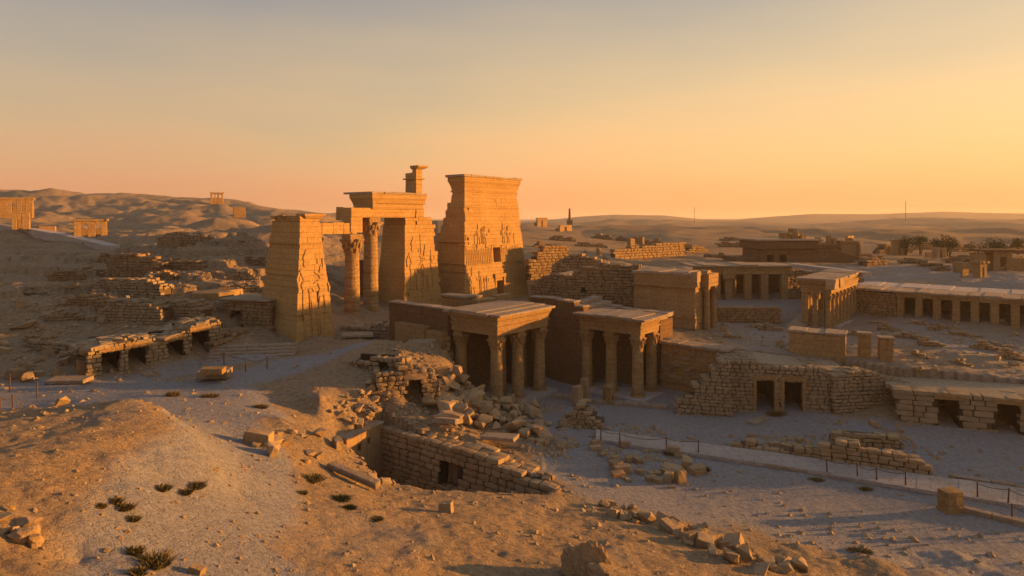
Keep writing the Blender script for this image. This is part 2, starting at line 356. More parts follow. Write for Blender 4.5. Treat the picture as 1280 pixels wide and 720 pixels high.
def Hraw(x,y):
    x=np.asarray(x,float); y=np.asarray(y,float)
    zl=ev(RL,x,y); zu=ev(RU,x,y)
    iu=inpoly(x,y,UPOLY); z=np.where(iu,zu,zl)
    u=x/np.maximum(y,5)
    # paths and the court floor are trodden smooth
    dp=np.minimum(seg(x,y,PATH),seg(x,y,PATH2)+.3); dp=np.minimum(dp,seg(x,y,PATH3)+2.0)
    flat=sstep(1.0,4.0,dp-np.where(y>44,2.5,0))
    plz=((~iu)&(y>36)&(u>.05)&(z<.8))
    flat=np.where(plz,.18,flat)
    dE=seg(x,y,EDGE); flat=np.where(iu,np.minimum(flat,.3+.7*sstep(.8,2.5,dE)),flat)
    rough=fbm(x,y,9,4,3)*.55+fbm(x,y,2.2,4,11)*.19+fbm(x,y,.7,3,21)*.085+np.abs(fbm(x,y,1.3,3,25))*.12
    slope=sstep(60,80,y)*sstep(-.2,-.3,u)      # broken hillside on the left
    dep=np.clip(1-np.abs(y-90)/60,0,1)
    strata=fbm(x,y,14,3,31)
    hill=(np.abs(fbm(x,y,7,5,41))*2.3+np.abs(fbm(x,y,2.4,4,43))*.9+rough*1.2-.6)*slope
    far=sstep(120,220,y)
    z=z+rough*flat*(1-far)*.8+hill*dep*sstep(2.5,6,dp-np.where(y>44,0,0))
    # terraced strata on the left slope
    tz=np.round(z/1.3)*1.3; k=slope*dep*.55*sstep(7,8.5,z); z=z*(1-k)+tz*k
    # dunes of the distance
    d=np.abs(fbm(x,y*.8,80,5,55))*5*sstep(150,300,y)+fbm(x+300,y*1.0,60,4,51)*3.2*sstep(130,260,y)+fbm(x,y,240,4,61)*8*sstep(320,600,y)
    gul=np.abs(fbm(x,y,26,5,77))*5.5*sstep(105,150,y)*sstep(330,260,y)*sstep(-.12,-.25,u)
    ridg=gul-1.2*(gul>0)+(1-np.abs(fbm(x,y,70,4,71)))*3.5*sstep(190,300,y)*sstep(-.12,-.25,u)
    z=z+d+ridg-2.5*sstep(190,300,y)*sstep(-.12,-.25,u)
    # beyond 330 m: plain, then two ranges
    fz=7+fbm(x,y,300,4,81)*5
    wf=sstep(320,480,y); z=z*(1-wf)+fz*wf
    def rng(Y0,wd,pts,seed,amp):
        t=prof(u,pts)+fbm(u*60,y*0+seed,6,4,seed)*amp
        zc=CZ+(HY-t)/F*Y0
        lat=fbm(x,y,Y0*.08,4,seed+3)*.12
        g=np.exp(-((y-Y0)/(wd*(1+lat)))**2); return np.where(y>Y0,np.exp(-((y-Y0)/(wd*2))**2),g)*(zc-7)*(1+lat*.6*(y<Y0))
    z=z+np.maximum(0,rng(900,260,[(200,290),(620,285),(700,284),(780,279),(840,276),(900,279),(960,281),(1050,283),(1150,280),(1300,277),(1500,275)],91,.5))
    z=z+np.abs(fbm(x,y,190,5,133))*16*sstep(450,700,y)*sstep(1500,1000,y)-2*sstep(450,700,y)
    z=z+np.maximum(0,rng(1900,420,[(0,270),(600,281),(650,279),(720,271),(770,268),(830,269),(880,273),(920,274),(960,270),(1010,267),(1100,267),(1180,265),(1220,266),(1300,268),(1600,268)],101,.4))
    # the excavated pit
    ip=inpoly(x,y,PIT); z=np.where(ip,-2.3+np.clip((x+4)*.2,0,1.4)+rough*.6,z)
    # unseen high ground added right of the frame to block the low sun
    dR=x-(95+.0*y); shade_rise=sstep(0,60,x-np.maximum(112,.92*y+22))*sstep(400,250,y)
    z=z+shade_rise*(SHADE_RISE+fbm(x,y,25,3,121)*1.2)
    return z
SHADE_RISE=7.0
def H(x,y): return float(Hraw(np.array([x]),np.array([y]))[0])
def build_ground():
    nu,ny=900,820
    us=np.linspace(-1.45,1.75,nu)
    ys=np.concatenate([np.linspace(-40,7,20)[:-1],np.exp(np.linspace(np.log(7),np.log(150),560)),np.exp(np.linspace(np.log(150),np.log(5000),ny-560))[1:]])
    ny=len(ys)
    U,Yg=np.meshgrid(us,ys)
    X=U*np.maximum(Yg,14+np.maximum(0,7-Yg)*.5); 
    Z=Hraw(X,Yg)
    co=np.stack([X,Yg,Z],-1).reshape(-1,3)
    me=bpy.data.meshes.new('ground')
    me.vertices.add(nu*ny); me.vertices.foreach_set('co',co.ravel())
    i=np.arange((ny-1)*(nu-1)); r=i//(nu-1); c=i%(nu-1); a=r*nu+c
    q=np.stack([a,a+1,a+nu+1,a+nu],1).astype(np.int32)
    me.loops.add(q.size); me.loops.foreach_set('vertex_index',q.ravel())
    me.polygons.add(len(q)); me.polygons.foreach_set('loop_start',np.arange(len(q),dtype=np.int32)*4)
    me.polygons.foreach_set('use_smooth',np.ones(len(q),bool))
    me.update(calc_edges=True); me.validate()
    # gravel mask: what the ground is made of
    x=co[:,0];y=co[:,1]; u=x/np.maximum(y,5)
    iu=inpoly(x,y,UPOLY)
    wob=fbm(x,y,5,4,201)*1.6
    g=sstep(4.4,1.8,seg(x,y,PATH)+wob-np.where(y>44,2.6,0)); g=np.maximum(g,sstep(3.6,1.0,seg(x,y,PATH2)+wob-1)); g=np.maximum(g,.8*sstep(3.6,1.0,seg(x,y,PATH3)+wob*.6))
    mound=sstep(.9,.35,co[:,2]+wob*.25)
    g=np.maximum(g,np.where((~iu)&(u>.02)&(y>30)&(y<80),mound,0))
    g=np.maximum(g,np.where(iu,.9*sstep(2.6,.6,seg(x,y,EDGE)+wob*.5),0))
    g=np.maximum(g,np.where(iu&(y>40)&(y<130)&(x>24),.45+.3*fbm(x,y,8,3,210),0))
    fg=np.where((y<34),sstep(.1,.5,fbm(x-3,y,7,4,220)+.35*np.exp(-((u+.42)/.25)**2)+.0),0); g=np.maximum(g,fg*.38)
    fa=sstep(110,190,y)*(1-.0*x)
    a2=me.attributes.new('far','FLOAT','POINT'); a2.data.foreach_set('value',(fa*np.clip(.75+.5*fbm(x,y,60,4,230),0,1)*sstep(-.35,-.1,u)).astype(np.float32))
    at=me.attributes.new('gravel','FLOAT','POINT'); at.data.foreach_set('value',np.clip(g,0,1).astype(np.float32))
    o=bpy.data.objects.new('ground',me); col.objects.link(o); o['kind']='structure'
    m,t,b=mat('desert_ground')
    geo=t.nodes.new('ShaderNodeNewGeometry'); P=geo.outputs['Position']
    an=t.nodes.new('ShaderNodeAttribute'); an.attribute_name='gravel'
    n0=noise(t,P,.05,5,.6); n1=noise(t,P,.5,6,.6); n2=noise(t,P,3,6,.7); n3=noise(t,P,16,4,.7)
    sand=mixc(t,mrange(t,n1,.35,.68),(.40,.295,.17),(.32,.232,.132))
    sand=mixc(t,mrange(t,n0,.35,.65,0,.5),sand,(.40,.29,.175))
    sand=mixc(t,mrange(t,n2,.45,.66,0,.75),sand,(.17,.115,.07))
    grav=mixc(t,mrange(t,n2,.35,.65),(.37,.36,.35),(.255,.248,.243))
    gf=mathn(t,'MULTIPLY_ADD',n2,.5); 
    gfac=mrange(t,mathn(t,'ADD',an.outputs['Fac'],mathn(t,'MULTIPLY',mathn(t,'SUBTRACT',n2,.5),.9)),.25,.75)
    c=mixc(t,gfac,sand,grav)
    vo=t.nodes.new('ShaderNodeTexVoronoi'); vo.inputs['Scale'].default_value=5.5; t.links.new(P,vo.inputs['Vector'])
    vo2=t.nodes.new('ShaderNodeTexVoronoi'); vo2.inputs['Scale'].default_value=1.7; t.links.new(P,vo2.inputs['Vector'])
    sp=mathn(t,'MULTIPLY',mrange(t,vo.outputs['Distance'],.12,.26,1,0),mrange(t,n1,.4,.6))
    c=mixc(t,mathn(t,'MULTIPLY',sp,.55),c,(.45,.34,.24))
    c=mixc(t,mrange(t,n3,.52,.68,0,.7),c,(.15,.105,.075))
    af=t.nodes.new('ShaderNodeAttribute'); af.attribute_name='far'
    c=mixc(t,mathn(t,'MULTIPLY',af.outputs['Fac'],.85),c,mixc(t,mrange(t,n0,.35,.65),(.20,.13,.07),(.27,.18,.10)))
    t.links.new(c,b.inputs['Base Color'])
    vo3=t.nodes.new('ShaderNodeTexVoronoi'); vo3.feature='DISTANCE_TO_EDGE'; vo3.inputs['Scale'].default_value=2.6; t.links.new(P,vo3.inputs['Vector'])
    bump(t,b,[(n1,.8,.5),(n2,1.0,.30),(mrange(t,vo3.outputs['Distance'],0,.12),.6,.07),(vo2.outputs['Distance'],.6,.16),(sp,.8,.06),(n3,1.0,.06)])
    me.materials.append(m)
    return o
build_ground()
# air
hz=MB(); hz.box(-9000,10000,-60,5200,-14,47)
hzo=hz.build('haze',None); hzo['kind']='stuff'; hzo['label']='warm dusty evening haze'; hzo['category']='haze'
m=bpy.data.materials.new('haze'); m.use_nodes=True; t=m.node_tree; t.nodes.clear()
o_=t.nodes.new('ShaderNodeOutputMaterial'); v_=t.nodes.new('ShaderNodeVolumePrincipled'); v_.inputs['Density'].default_value=.00019; v_.inputs['Color'].default_value=(.93,.86,.78,1); v_.inputs['Anisotropy'].default_value=.2
t.links.new(v_.outputs[0],o_.inputs['Volume']); hzo.data.materials.append(m)
# ---------------------------------------------------------------- builders
def tower(name_parent,pname,L_,D_,z0,H_,i_,mat_,courses=None,rx1=None,rx0=None,ry1=None,op=()):
    """battered tower laid in courses, local corner at 0,0; i_ = inset at the top; r** give ragged ends by course; op=(x0,x1,za,zb,depth) openings in the face y=0"""
    n=courses or max(3,int(H_/.62)); mb=MB()
    for k in range(n):
        za=H_*k/n; zb=H_*(k+1)/n; ia=i_*za/H_; ib=i_*zb/H_; e=random.uniform(0,.007)
        cx1=rx1(k/n) if rx1 else 0; cx0=rx0(k/n) if rx0 else 0; cy1=ry1(k/n) if ry1 else 0
        a=[ia+e+cx0,L_-ia-e-cx1,ia+e,D_-ia-e-cy1]; b_=[ib+e+cx0,L_-ib-e-cx1,ib+e,D_-ib-e-cy1]
        if a[1]-a[0]<.3 or a[3]-a[2]<.3: continue
        def hx(a,b_): mb.hexa([(a[0],a[2],z0+za-.01),(a[1],a[2],z0+za-.01),(a[1],a[3],z0+za-.01),(a[0],a[3],z0+za-.01),
                 (b_[0],b_[2],z0+zb),(b_[1],b_[2],z0+zb),(b_[1],b_[3],z0+zb),(b_[0],b_[3],z0+zb)])
        zm=z0+(za+zb)/2; oo=[o for o in op if o[2]<zm<o[3]]
        if oo:
            o=oo[0]
            hx([a[0],o[0],a[2],a[3]],[b_[0],o[0],b_[2],b_[3]]); hx([o[1],a[1],a[2],a[3]],[o[1],b_[1],b_[2],b_[3]])
            hx([o[0]+.002,o[1]-.002,a[2]+o[4],a[3]],[o[0]+.002,o[1]-.002,b_[2]+o[4],b_[3]])
        else:
            x=a[0]; first=True
            while x<a[1]-.05:
                l=random.uniform(.8,1.7); xe=x+l
                if a[1]-xe<.6: xe=a[1]
                last=xe>=a[1]-.001; f=random.uniform(0,.035)+(random.uniform(.05,.2) if random.random()<.035 else 0); g=0 if last else .012
                t0=(x-a[0])/(a[1]-a[0]); t1=(xe-a[0])/(a[1]-a[0]); bw=b_[1]-b_[0]
                xb0=b_[0] if first else x; xb1=b_[1] if last else xe-g
                c0=random.uniform(0,.05)+(random.uniform(.05,.22) if random.random()<.18 else 0) if first else 0
                c1=random.uniform(0,.05)+(random.uniform(.05,.22) if random.random()<.18 else 0) if last else 0
                hx([x+c0,xe-g-c1,a[2]+f,a[3]-random.uniform(0,.03)],[xb0+c0,xb1-c1,b_[2]+f,b_[3]-random.uniform(0,.03)])
                x=xe; first=False
    return mb.build(pname,mat_,name_parent)
def cornice(parent,x0,x1,y0,y1,z0,z1,ov,mat_,name='cornice',roll=.14):
    mb=MB(); h=z1-z0
    rl=[]
    for k in range(7):
        t=k/6; o=ov*(1-math.cos(t*math.pi/2)); rl.append((x0-o,x1+o,y0-o,y1+o,z0+h*.68*t))
    rl.append((x0-ov-.05,x1+ov+.05,y0-ov-.05,y1+ov+.05,z0+h*.68+.004)); rl.append((x0-ov-.05,x1+ov+.05,y0-ov-.05,y1+ov+.05,z1))
    mb.rects(rl); o=mb.build(name,mat_,parent,bevel=.03)
    m2=MB(); r=roll
    rl=[]
    for k in range(6):
        a=-math.pi/2+math.pi*k/5; rl.append((x0-r*math.cos(a)-.02,x1+r*math.cos(a)+.02,y0-r*math.cos(a)-.02,y1+r*math.cos(a)+.02,z0-r+r*math.sin(a)))
    m2.rects(rl); m2.build('torus_moulding',mat_,parent)
    return o
def slabs(parent,x0,x1,y0,y1,z,th,along,step,mat_,name='roof_slab',jit=.12,gap=.03):
    mb=MB(); t=x0 if along=='x' else y0; e=x1 if along=='x' else y1
    while t<e-.2:
        l=min(step*random.uniform(.8,1.25),e-t)
        if e-t-l<.4: l=e-t
        a=random.uniform(-jit,jit*.4); b_=random.uniform(-jit,jit*.4); dz=random.uniform(-.06,.08)
        if along=='x': mb.box(t+gap/2,t+l-gap/2,y0-a,y1+b_,z,z+th+dz,.025)
        else: mb.box(x0-a,x1+b_,t+gap/2,t+l-gap/2,z,z+th+dz,.025)
        t+=l
    return mb.build(name,mat_,parent,bevel=.04)
def column(parent,x,y,z0,z1,r,mat_,cap=True,square=False,capmat=None,hc=None,name='column'):
    h=z1-z0; mb=MB(); hc=hc or r*1.9; ab=r*.55
    zt=z1-ab-(hc if cap else 0)
    if square:
        mb.box(x-r,x+r,y-r,y+r,z0,z1,.02); return mb.build(name,mat_,parent,bevel=.04)
    pr=[(r*1.0,z0+.25)]
    n=max(4,int((zt-z0)/1.1)); wob=[random.uniform(-.012,.012) for _ in range(n+1)]
    for k in range(n):
        a=z0+.25+(zt-z0-.25)*k/n; b_=z0+.25+(zt-z0-.25)*(k+1)/n
        ra=r*(1.02-.16*k/n)*(1+wob[k]); pr+=[(ra,a+.03),(ra*.995,b_-.03),(ra*.965,b_)]
    mb.lathe(x,y,pr,22)
    o=mb.build(name,mat_,parent)
    b=MB(); b.lathe(x,y,[(r*1.35,z0-.05),(r*1.35,z0+.2),(r*1.2,z0+.27)],22,smooth=False); b.build('column_base',mat_,o,bevel=.03)
    if cap:
        c=MB(); rt=r*.86
        pf=[(rt,0),(rt*1.08,.03),(rt*1.08,.10),(rt*.98,.13),(rt*1.02,.3),(rt*1.12,.5),(rt*1.28,.72),(rt*1.55,.9),(rt*1.62,.97),(rt*1.3,1.0)]
        lob=[0,0,0,.03,.07,.1,.13,.15,.12,.05]
        c.lathe(x,y,[(a,zt+hc*b_) for a,b_ in pf],48,lob)
        for k in range(16):      # petal tips round the bell
            an=2*math.pi*k/16; rr=rt*(1.3 if k%2 else 1.05); zz=zt+hc*(.62 if k%2 else .34)
            c.rbox((x+rr*math.cos(an),y+rr*math.sin(an),zz),(.30*r,.34*r,.42*hc),an,.08,.2,.3)
        c.build('capital',capmat or mat_,o)
    a=MB(); q=r*.88; a.box(x-q,x+q,y-q,y+q,z1-ab-.004,z1,.01); a.build('abacus',mat_,o,bevel=.03)
    return o
def relief(parent,figs,planey,mat_,name='carved_relief',w=.10,d=.055):
    """raised outlines of carved figures, points (x,z) on the battered face"""
    mb=MB()
    for pts in figs:
        for (xa,za),(xb,zb) in zip(pts[:-1],pts[1:]):
            dx=xb-xa;dz=zb-za; l=math.hypot(dx,dz)
            if l<.02: continue
            nx=-dz/l*w/2; nz_=dx/l*w/2; ya=planey(za); yb=planey(zb)
            p=[(xa-nx,ya+.03,za-nz_),(xb-nx,yb+.03,zb-nz_),(xb+nx,yb+.03,zb+nz_),(xa+nx,ya+.03,za+nz_)]
            f=[(q[0],q[1]-.03-d,q[2]) for q in p]
            mb.add(p+f,[(0,1,2,3),(7,6,5,4),(0,4,5,1),(1,5,6,2),(2,6,7,3),(3,7,4,0)])
    return mb.build(name,mat_,parent)
def figure_relief(parent,polys,planey,mat_,name='carved_figure',d=.055):
    if len(polys)>9:
        for k in range(0,len(polys),9): figure_relief(parent,polys[k:k+9],planey,mat_,name,d)
        return
    mb=MB()
    for P in polys:
        n=len(P); ar=sum(P[i][0]*P[(i+1)%n][1]-P[(i+1)%n][0]*P[i][1] for i in range(n))
        if ar<0: P=P[::-1]
        bk=[(x,planey(z)+.08,z) for x,z in P]; fr=[(x,planey(z)-d,z) for x,z in P]
        cx_=sum(p[0] for p in P)/n; cz_=sum(p[1] for p in P)/n
        ft=[(cx_+(x-cx_)*.86,planey(z)-d*1.5,cz_+(z-cz_)*.94) for x,z in P]
        mb.add(bk+fr+ft,[(i,(i+1)%n,n+(i+1)%n,n+i) for i in range(n)]+[(n+i,n+(i+1)%n,2*n+(i+1)%n,2*n+i) for i in range(n)]+[tuple(range(2*n,3*n))])
    return mb.build(name,mat_,parent)
def pharaoh(x,z,s,fl=1):
    P=lambda L_:[(x+fl*a*s,z+b*s) for a,b in L_]
    return [P([(-.16,0),(-.02,0),(-.02,.03),(-.07,.04),(-.05,.22),(-.02,.42),(-.10,.42),(-.12,.2),(-.12,.04)]),
            P([(.04,0),(.2,0),(.2,.03),(.12,.04),(.11,.2),(.07,.42),(0,.42),(.05,.2),(.06,.04)]),
            P([(-.12,.425),(.09,.425),(.13,.36),(.10,.5),(.07,.56),(-.09,.56),(-.13,.5)]),
            P([(-.08,.565),(.06,.565),(.14,.74),(.10,.79),(.0,.80),(-.11,.79),(-.15,.75)]),
            P([(-.05,.805),(.04,.805),(.07,.86),(.06,.9),(-.05,.9),(-.07,.86)]),
            P([(-.055,.905),(.05,.905),(.06,.96),(.03,1.08),(.0,1.12),(-.03,1.06),(-.07,.97)]),
            P([(.13,.71),(.15,.75),(.25,.68),(.33,.74),(.34,.70),(.25,.63)]),
            P([(-.14,.72),(-.17,.72),(-.22,.6),(-.20,.48),(-.17,.48),(-.18,.6)]),
            P([(.325,.04),(.345,.04),(.345,.95),(.325,.95)])]
def king(x,z,s,flip=1):
    """outline strokes of a striding figure with tall crown and staff, s = height"""
    P=lambda a,b:(x+flip*a*s,z+b*s)
    return [[P(-.10,0),P(-.07,.22),P(-.06,.45),P(-.13,.5),P(-.12,.62),P(-.16,.78),P(-.06,.80),P(-.05,.84)],
            [P(.13,0),P(.10,.20),P(.05,.42),P(.09,.50),P(.08,.62),P(.15,.78),P(.05,.80),P(.05,.84)],
            [P(-.02,0),P(.0,.2),P(-.01,.40)],[P(-.13,.5),P(.0,.42),P(.09,.5)],
            [P(-.05,.84),P(-.07,.88),P(-.06,.97),P(-.02,1.08),P(.03,.98),P(.07,.90),P(.05,.84)],
            [P(.15,.78),P(.24,.66),P(.33,.70)],[P(.33,.05),P(.33,.92)],[P(-.16,.78),P(-.22,.62),P(-.20,.45)],
            [P(-.12,.62),P(.08,.62)],[P(-.15,0),P(-.02,0)],[P(.06,0),P(.2,0)]]
def masonry(name,label,cat,p0,p1,zb,pf,th,ch=.38,slen=.75,mat_=None,op=(),group=None,zfun=None,rough=.5,batter=0,core=True,parent=None,stage='masonry',j=.08,rnd=.2,niche=True):
    """wall of laid stones from p0 to p1 (as seen: left to right), face towards the viewer. pf=[(t,ztop)], op=[(x0,x1,za,zb)]"""
    L_=math.hypot(p1[0]-p0[0],p1[1]-p0[1]); rz=math.atan2(p1[1]-p0[1],p1[0]-p0[0])
    if parent is None: t=thing(name,label,cat,(p0[0],p0[1],0),rz,group)
    else:
        t=bpy.data.objects.new(name,None); col.objects.link(t); t.parent=parent; t.location=(p0[0],p0[1],0); t.rotation_euler=(0,0,rz)
    tops=lambda x:float(np.interp(x/L_,[a for a,_ in pf],[b for _,b in pf]))
    bots=(lambda x:zb) if not zfun else zfun
    mb=MB(); zmax=max(b for _,b in pf); zmin=zb
    z=zmin; row=0
    while z<zmax:
        h=ch*random.uniform(.8,1.2); x=-random.uniform(0,slen*.5)
        while x<L_:
            l=slen*random.uniform(.55,1.5); c=x+l/2
            if c>L_ : l=max(.25,(L_-x)); c=x+l/2
            tt=tops(min(max(c,0),L_))+random.uniform(-.5,.25)*rough*ch*1.5
            ok=z+h*.6<tt and z+h>bots(c)-.2
            for (a,b_,za,zb_) in op:
                if z+h*.5>za and z+h*.5<zb_:
                    if c>a and c<b_: ok=False
                    elif x<a<x+l and c<a: l=a-x; c=x+l/2
                    elif x<b_<x+l and c>=b_: l=x+l-b_; x=b_; c=x+l/2
            if ok and l>.12:
                dd=min(th,max(.5,slen*.8))*random.uniform(.85,1.1)
                yb=batter*(z-zmin)
                hv=h*(1+random.uniform(-.22,.12)*rough) if ch<.45 else h*.97
                mb.rbox((c,yb+dd/2+random.uniform(-.09,.06)*rough,z+h/2+random.uniform(-.07,.07)*rough*h),(l*random.uniform(.9,1.0),dd,hv),random.uniform(-.1,.1)*rough,j,.03+.05*rough*(ch<.45),rnd)
                if th>dd*1.5 and z+h*1.5>tt: # top stones behind
                    yy=yb+dd
                    while yy<th:
                        mb.rbox((c+random.uniform(-.2,.2),yy+dd/2,z+h/2+random.uniform(-.12,.03)),(l*.97,dd,h),random.uniform(-.2,.2),j,.06,rnd); yy+=dd
            x+=l
        z+=h; row+=1
    mb.build(stage,mat_ or M['rubble'],t)
    if th>3:
        fb=MB(); n=max(3,int(L_/1.0)); 
        for i in range(n):
            xa=L_*i/n; xb=L_*(i+1)/n; ta,tb=tops(xa)-.02,tops(xb)-.02; q=[(xa,.75,ta-.12),(xb,.75,tb-.12),(xb,th+1.0,tb),(xa,th+1.0,ta)]
            fb.hexa([(x,y,z-.5) for x,y,z in q]+[(x,y,z+.0) for x,y,z in q])
        fb.build('terrace_fill',M['fill'],t)
    if core:
        cb=MB(); n=max(2,int(L_/.6))
        for i in range(n):
            xa=L_*i/n; xb=L_*(i+1)/n; tt=min(tops(xa),tops(xb))-ch*.8-(.5 if th>3 else 0); iv=[(zmin,tt)]
            for (a,b_,za,zc) in op:
                if xb>a-.02 and xa<b_+.02:
                    # split the x-range precisely at the opening
                    iv2=[]
                    for (s0,s1) in iv:
                        if s0<za: iv2.append((s0,min(s1,za)))
                        if s1>zc+.2: iv2.append((zc+.2,s1))
                    iv=iv2
            for (s0,s1) in iv:
                if s1-s0>.1: cb.box(xa,xb,.14+(batter*(zmax-zmin)+.15 if batter else 0),th-.1,s0,s1)
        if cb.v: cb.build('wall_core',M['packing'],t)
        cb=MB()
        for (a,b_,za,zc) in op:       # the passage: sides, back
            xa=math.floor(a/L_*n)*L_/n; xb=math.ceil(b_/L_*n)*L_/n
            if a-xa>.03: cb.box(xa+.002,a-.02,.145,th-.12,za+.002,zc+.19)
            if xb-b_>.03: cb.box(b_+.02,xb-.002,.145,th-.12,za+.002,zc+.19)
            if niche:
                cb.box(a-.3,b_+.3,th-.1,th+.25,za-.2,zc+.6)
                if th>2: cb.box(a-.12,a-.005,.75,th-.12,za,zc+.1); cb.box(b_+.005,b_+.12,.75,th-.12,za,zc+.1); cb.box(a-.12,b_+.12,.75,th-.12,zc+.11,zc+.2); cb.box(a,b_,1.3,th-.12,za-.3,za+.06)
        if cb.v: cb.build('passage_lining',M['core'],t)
    return t
def lintel(parent,x0,x1,y0,y1,z0,z1,mat_,name='lintel'):
    mb=MB(); mb.box(x0,x1,y0,y1,z0,z1,.02); return mb.build(name,mat_,parent,bevel=.05)
# ---- loose stones
def rockmesh(name,seed,flat=.7,cuts=6,mat_=None,blocky=False):
    rnd=random.Random(seed)
    bm=bmesh.new()
    if blocky:
        bmesh.ops.create_cube(bm,size=1.5)
        bmesh.ops.bevel(bm,geom=bm.edges[:],offset=rnd.uniform(.06,.16),segments=2,affect='EDGES',profile=.6)
        bmesh.ops.subdivide_edges(bm,edges=[e for e in bm.edges if e.calc_length()>.6],cuts=2,use_grid_fill=True)
        sx,sy,sz=rnd.uniform(.85,1.2),rnd.uniform(.6,.95),rnd.uniform(.5,.8)
        for v in bm.verts: v.co=Vector((v.co.x*sx,v.co.y*sy,v.co.z*sz))*1.0
        cuts=rnd.choice([1,2,3])
    else:
        bmesh.ops.create_icosphere(bm,subdivisions=3,radius=1)
    for k in range(cuts):
        n=Vector((rnd.gauss(0,1),rnd.gauss(0,1),rnd.gauss(0,.8))).normalized(); d=rnd.uniform(.5,.85)
        if blocky: d*=1.2
        for v in bm.verts:
            e=v.co.dot(n)-d
            if e>0: v.co-=n*e*.92
    ph=[rnd.uniform(0,9) for _ in range(6)]
    for v in bm.verts:
        c=v.co; a=.05*math.sin(3*c.x+ph[0])*math.sin(3*c.y+ph[1])+.03*math.sin(8*c.z+ph[2])*math.sin(7*c.x+ph[3])+.015*math.sin(15*c.y+ph[4])
        v.co=c*(1+a)
        if not blocky: v.co.z*=flat
    zmin=min(v.co.z for v in bm.verts)
    for v in bm.verts: v.co.z-=zmin
    me=bpy.data.meshes.new(name); bm.to_mesh(me); bm.free()
    me.materials.append(mat_ or M['rubble'])
    for p in me.polygons: p.use_smooth=not blocky
    if not blocky:
        for p in me.polygons: p.use_smooth=True
    return me
def shard(name,seed,mat_=None,flat=.8):
    """angular broken rock: rounded hull of scattered points"""
    rn=random.Random(seed); bm=bmesh.new()
    for k in range(13):
        v=Vector((rn.gauss(0,1),rn.gauss(0,1),rn.gauss(0,1))).normalized()
        m_=max(abs(v.x),abs(v.y),abs(v.z)); v=v/m_*rn.uniform(.72,1.0); bm.verts.new((v.x,v.y*rn.uniform(.8,1),v.z*flat))
    bmesh.ops.convex_hull(bm,input=bm.verts[:])
    for v in [v for v in bm.verts if not v.link_faces]: bm.verts.remove(v)
    bmesh.ops.dissolve_limit(bm,angle_limit=R(14),verts=bm.verts[:],edges=bm.edges[:])
    bmesh.ops.bevel(bm,geom=bm.edges[:],offset=.055,segments=2,affect='EDGES',profile=.6)
    bmesh.ops.triangulate(bm,faces=[f for f in bm.faces if len(f.verts)>4])
    zmin=min(v.co.z for v in bm.verts)
    for v in bm.verts: v.co.z-=zmin
    me=bpy.data.meshes.new(name); bm.to_mesh(me); bm.free(); me.materials.append(mat_ or M['rubble'])
    return me
ROCKS=[shard('loose_stone',100+k,None,.55+.05*(k%6)) for k in range(16)]
BLOCKS=[rockmesh('cut_block',300+k,mat_=M['rubble'],blocky=True) for k in range(8)]
NST=[0,0]
def stone(x,y,s,label,group,kind='rock',z=None,rz=None,stretch=None,sink=.2,tilt=.35):
    me=random.choice(ROCKS if kind=='rock' else BLOCKS)
    nm='loose_stone' if kind=='rock' else 'cut_block'
    o=bpy.data.objects.new(nm,me); col.objects.link(o); NST[0 if kind=='rock' else 1]+=1
    st=stretch or (random.uniform(.85,1.35),random.uniform(.75,1.1),random.uniform(.75,1.15))
    k=s/2 if kind=='rock' else s/1.7
    o.scale=(k*st[0],k*st[1],k*st[2]); zz=H(x,y) if z is None else z
    o.location=(x,y,zz-sink*s*.5)
    o.rotation_euler=(random.uniform(-tilt,tilt),random.uniform(-tilt,tilt),random.uniform(0,6.28) if rz is None else rz)
    tag(o,label,'stone' if kind=='rock' else 'stone block',group); return o
def ground_at(px,py,y0=18,y1=260):
    """march along the sight line of a pixel to the terrain"""
    ys=np.exp(np.linspace(np.log(y0),np.log(y1),260)); xs=S(px)*ys; zs=CZ-(py-HY)/F*ys
    d=zs-Hraw(xs,ys); k=np.argmax(d<0)
    if d[k]>=0: return None
    if k==0: return (xs[0],ys[0])
    t=d[k-1]/(d[k-1]-d[k]); y=ys[k-1]+(ys[k]-ys[k-1])*t; return (S(px)*y,y)
# ================================================================ THE TEMPLE
ST=M['stone_big']
# ---- left tower
p=AT(370,71.0)
T=thing('temple_tower','battered sandstone tower with carved standing figures, nearest and leftmost of the tall temple masses','temple tower',(p[0],p[1],0),ARZ)
z0=4.3; HH=14.3
def rag(seed,a,b_):
    r=random.Random(seed); vals=[r.uniform(0,1) for _ in range(60)]
    return lambda t:a*vals[int(t*40)]*(1 if t>b_ else 0)
tower(T,'tower_body',5.3,8.7,z0,HH,1.35,ST,op=[(3.0,3.3,9.2,10.3,.6)])
# broken cornice on top
zt=z0+HH
mb=MB(); mb.rects([(1.3,3.95,1.3,6.6,zt+.002),(1.28,4.0,1.28,6.62,zt+.25),(1.2,3.9,1.15,6.6,zt+.26),(1.15,3.85,1.1,6.55,zt+.62)]); mb.build('parapet',ST,T,bevel=.04)
mb=MB(); mb.rects([(1.9,3.9,.98,2.6,zt+.3),(1.6,4.3,.78,2.6,zt+.6),(1.6,4.45,.75,2.6,zt+.85)]); mb.box(1.0,1.5,5.9,7.1,zt+.25,zt+.6,.05); mb.box(.9,1.6,4.2,5.2,zt+.45,zt+.7,.06); mb.build('broken_cornice',ST,T,bevel=.05)
m2=MB(); rr=[]
for k in range(6):
    a=-math.pi/2+math.pi*k/5; i=1.35*(HH-2.6)/HH; q=.09*math.cos(a)+.02
    rr.append((i-q,5.3-i+q,i-q,8.7-i+q,z0+HH-2.6+.09*math.sin(a)))
m2.rects(rr); m2.build('torus_moulding',ST,T)
pl=lambda z:1.35*(z-z0)/HH
figure_relief(T,pharaoh(1.9,8.2,6.4)+pharaoh(3.75,7.9,5.0,-1),pl,ST)
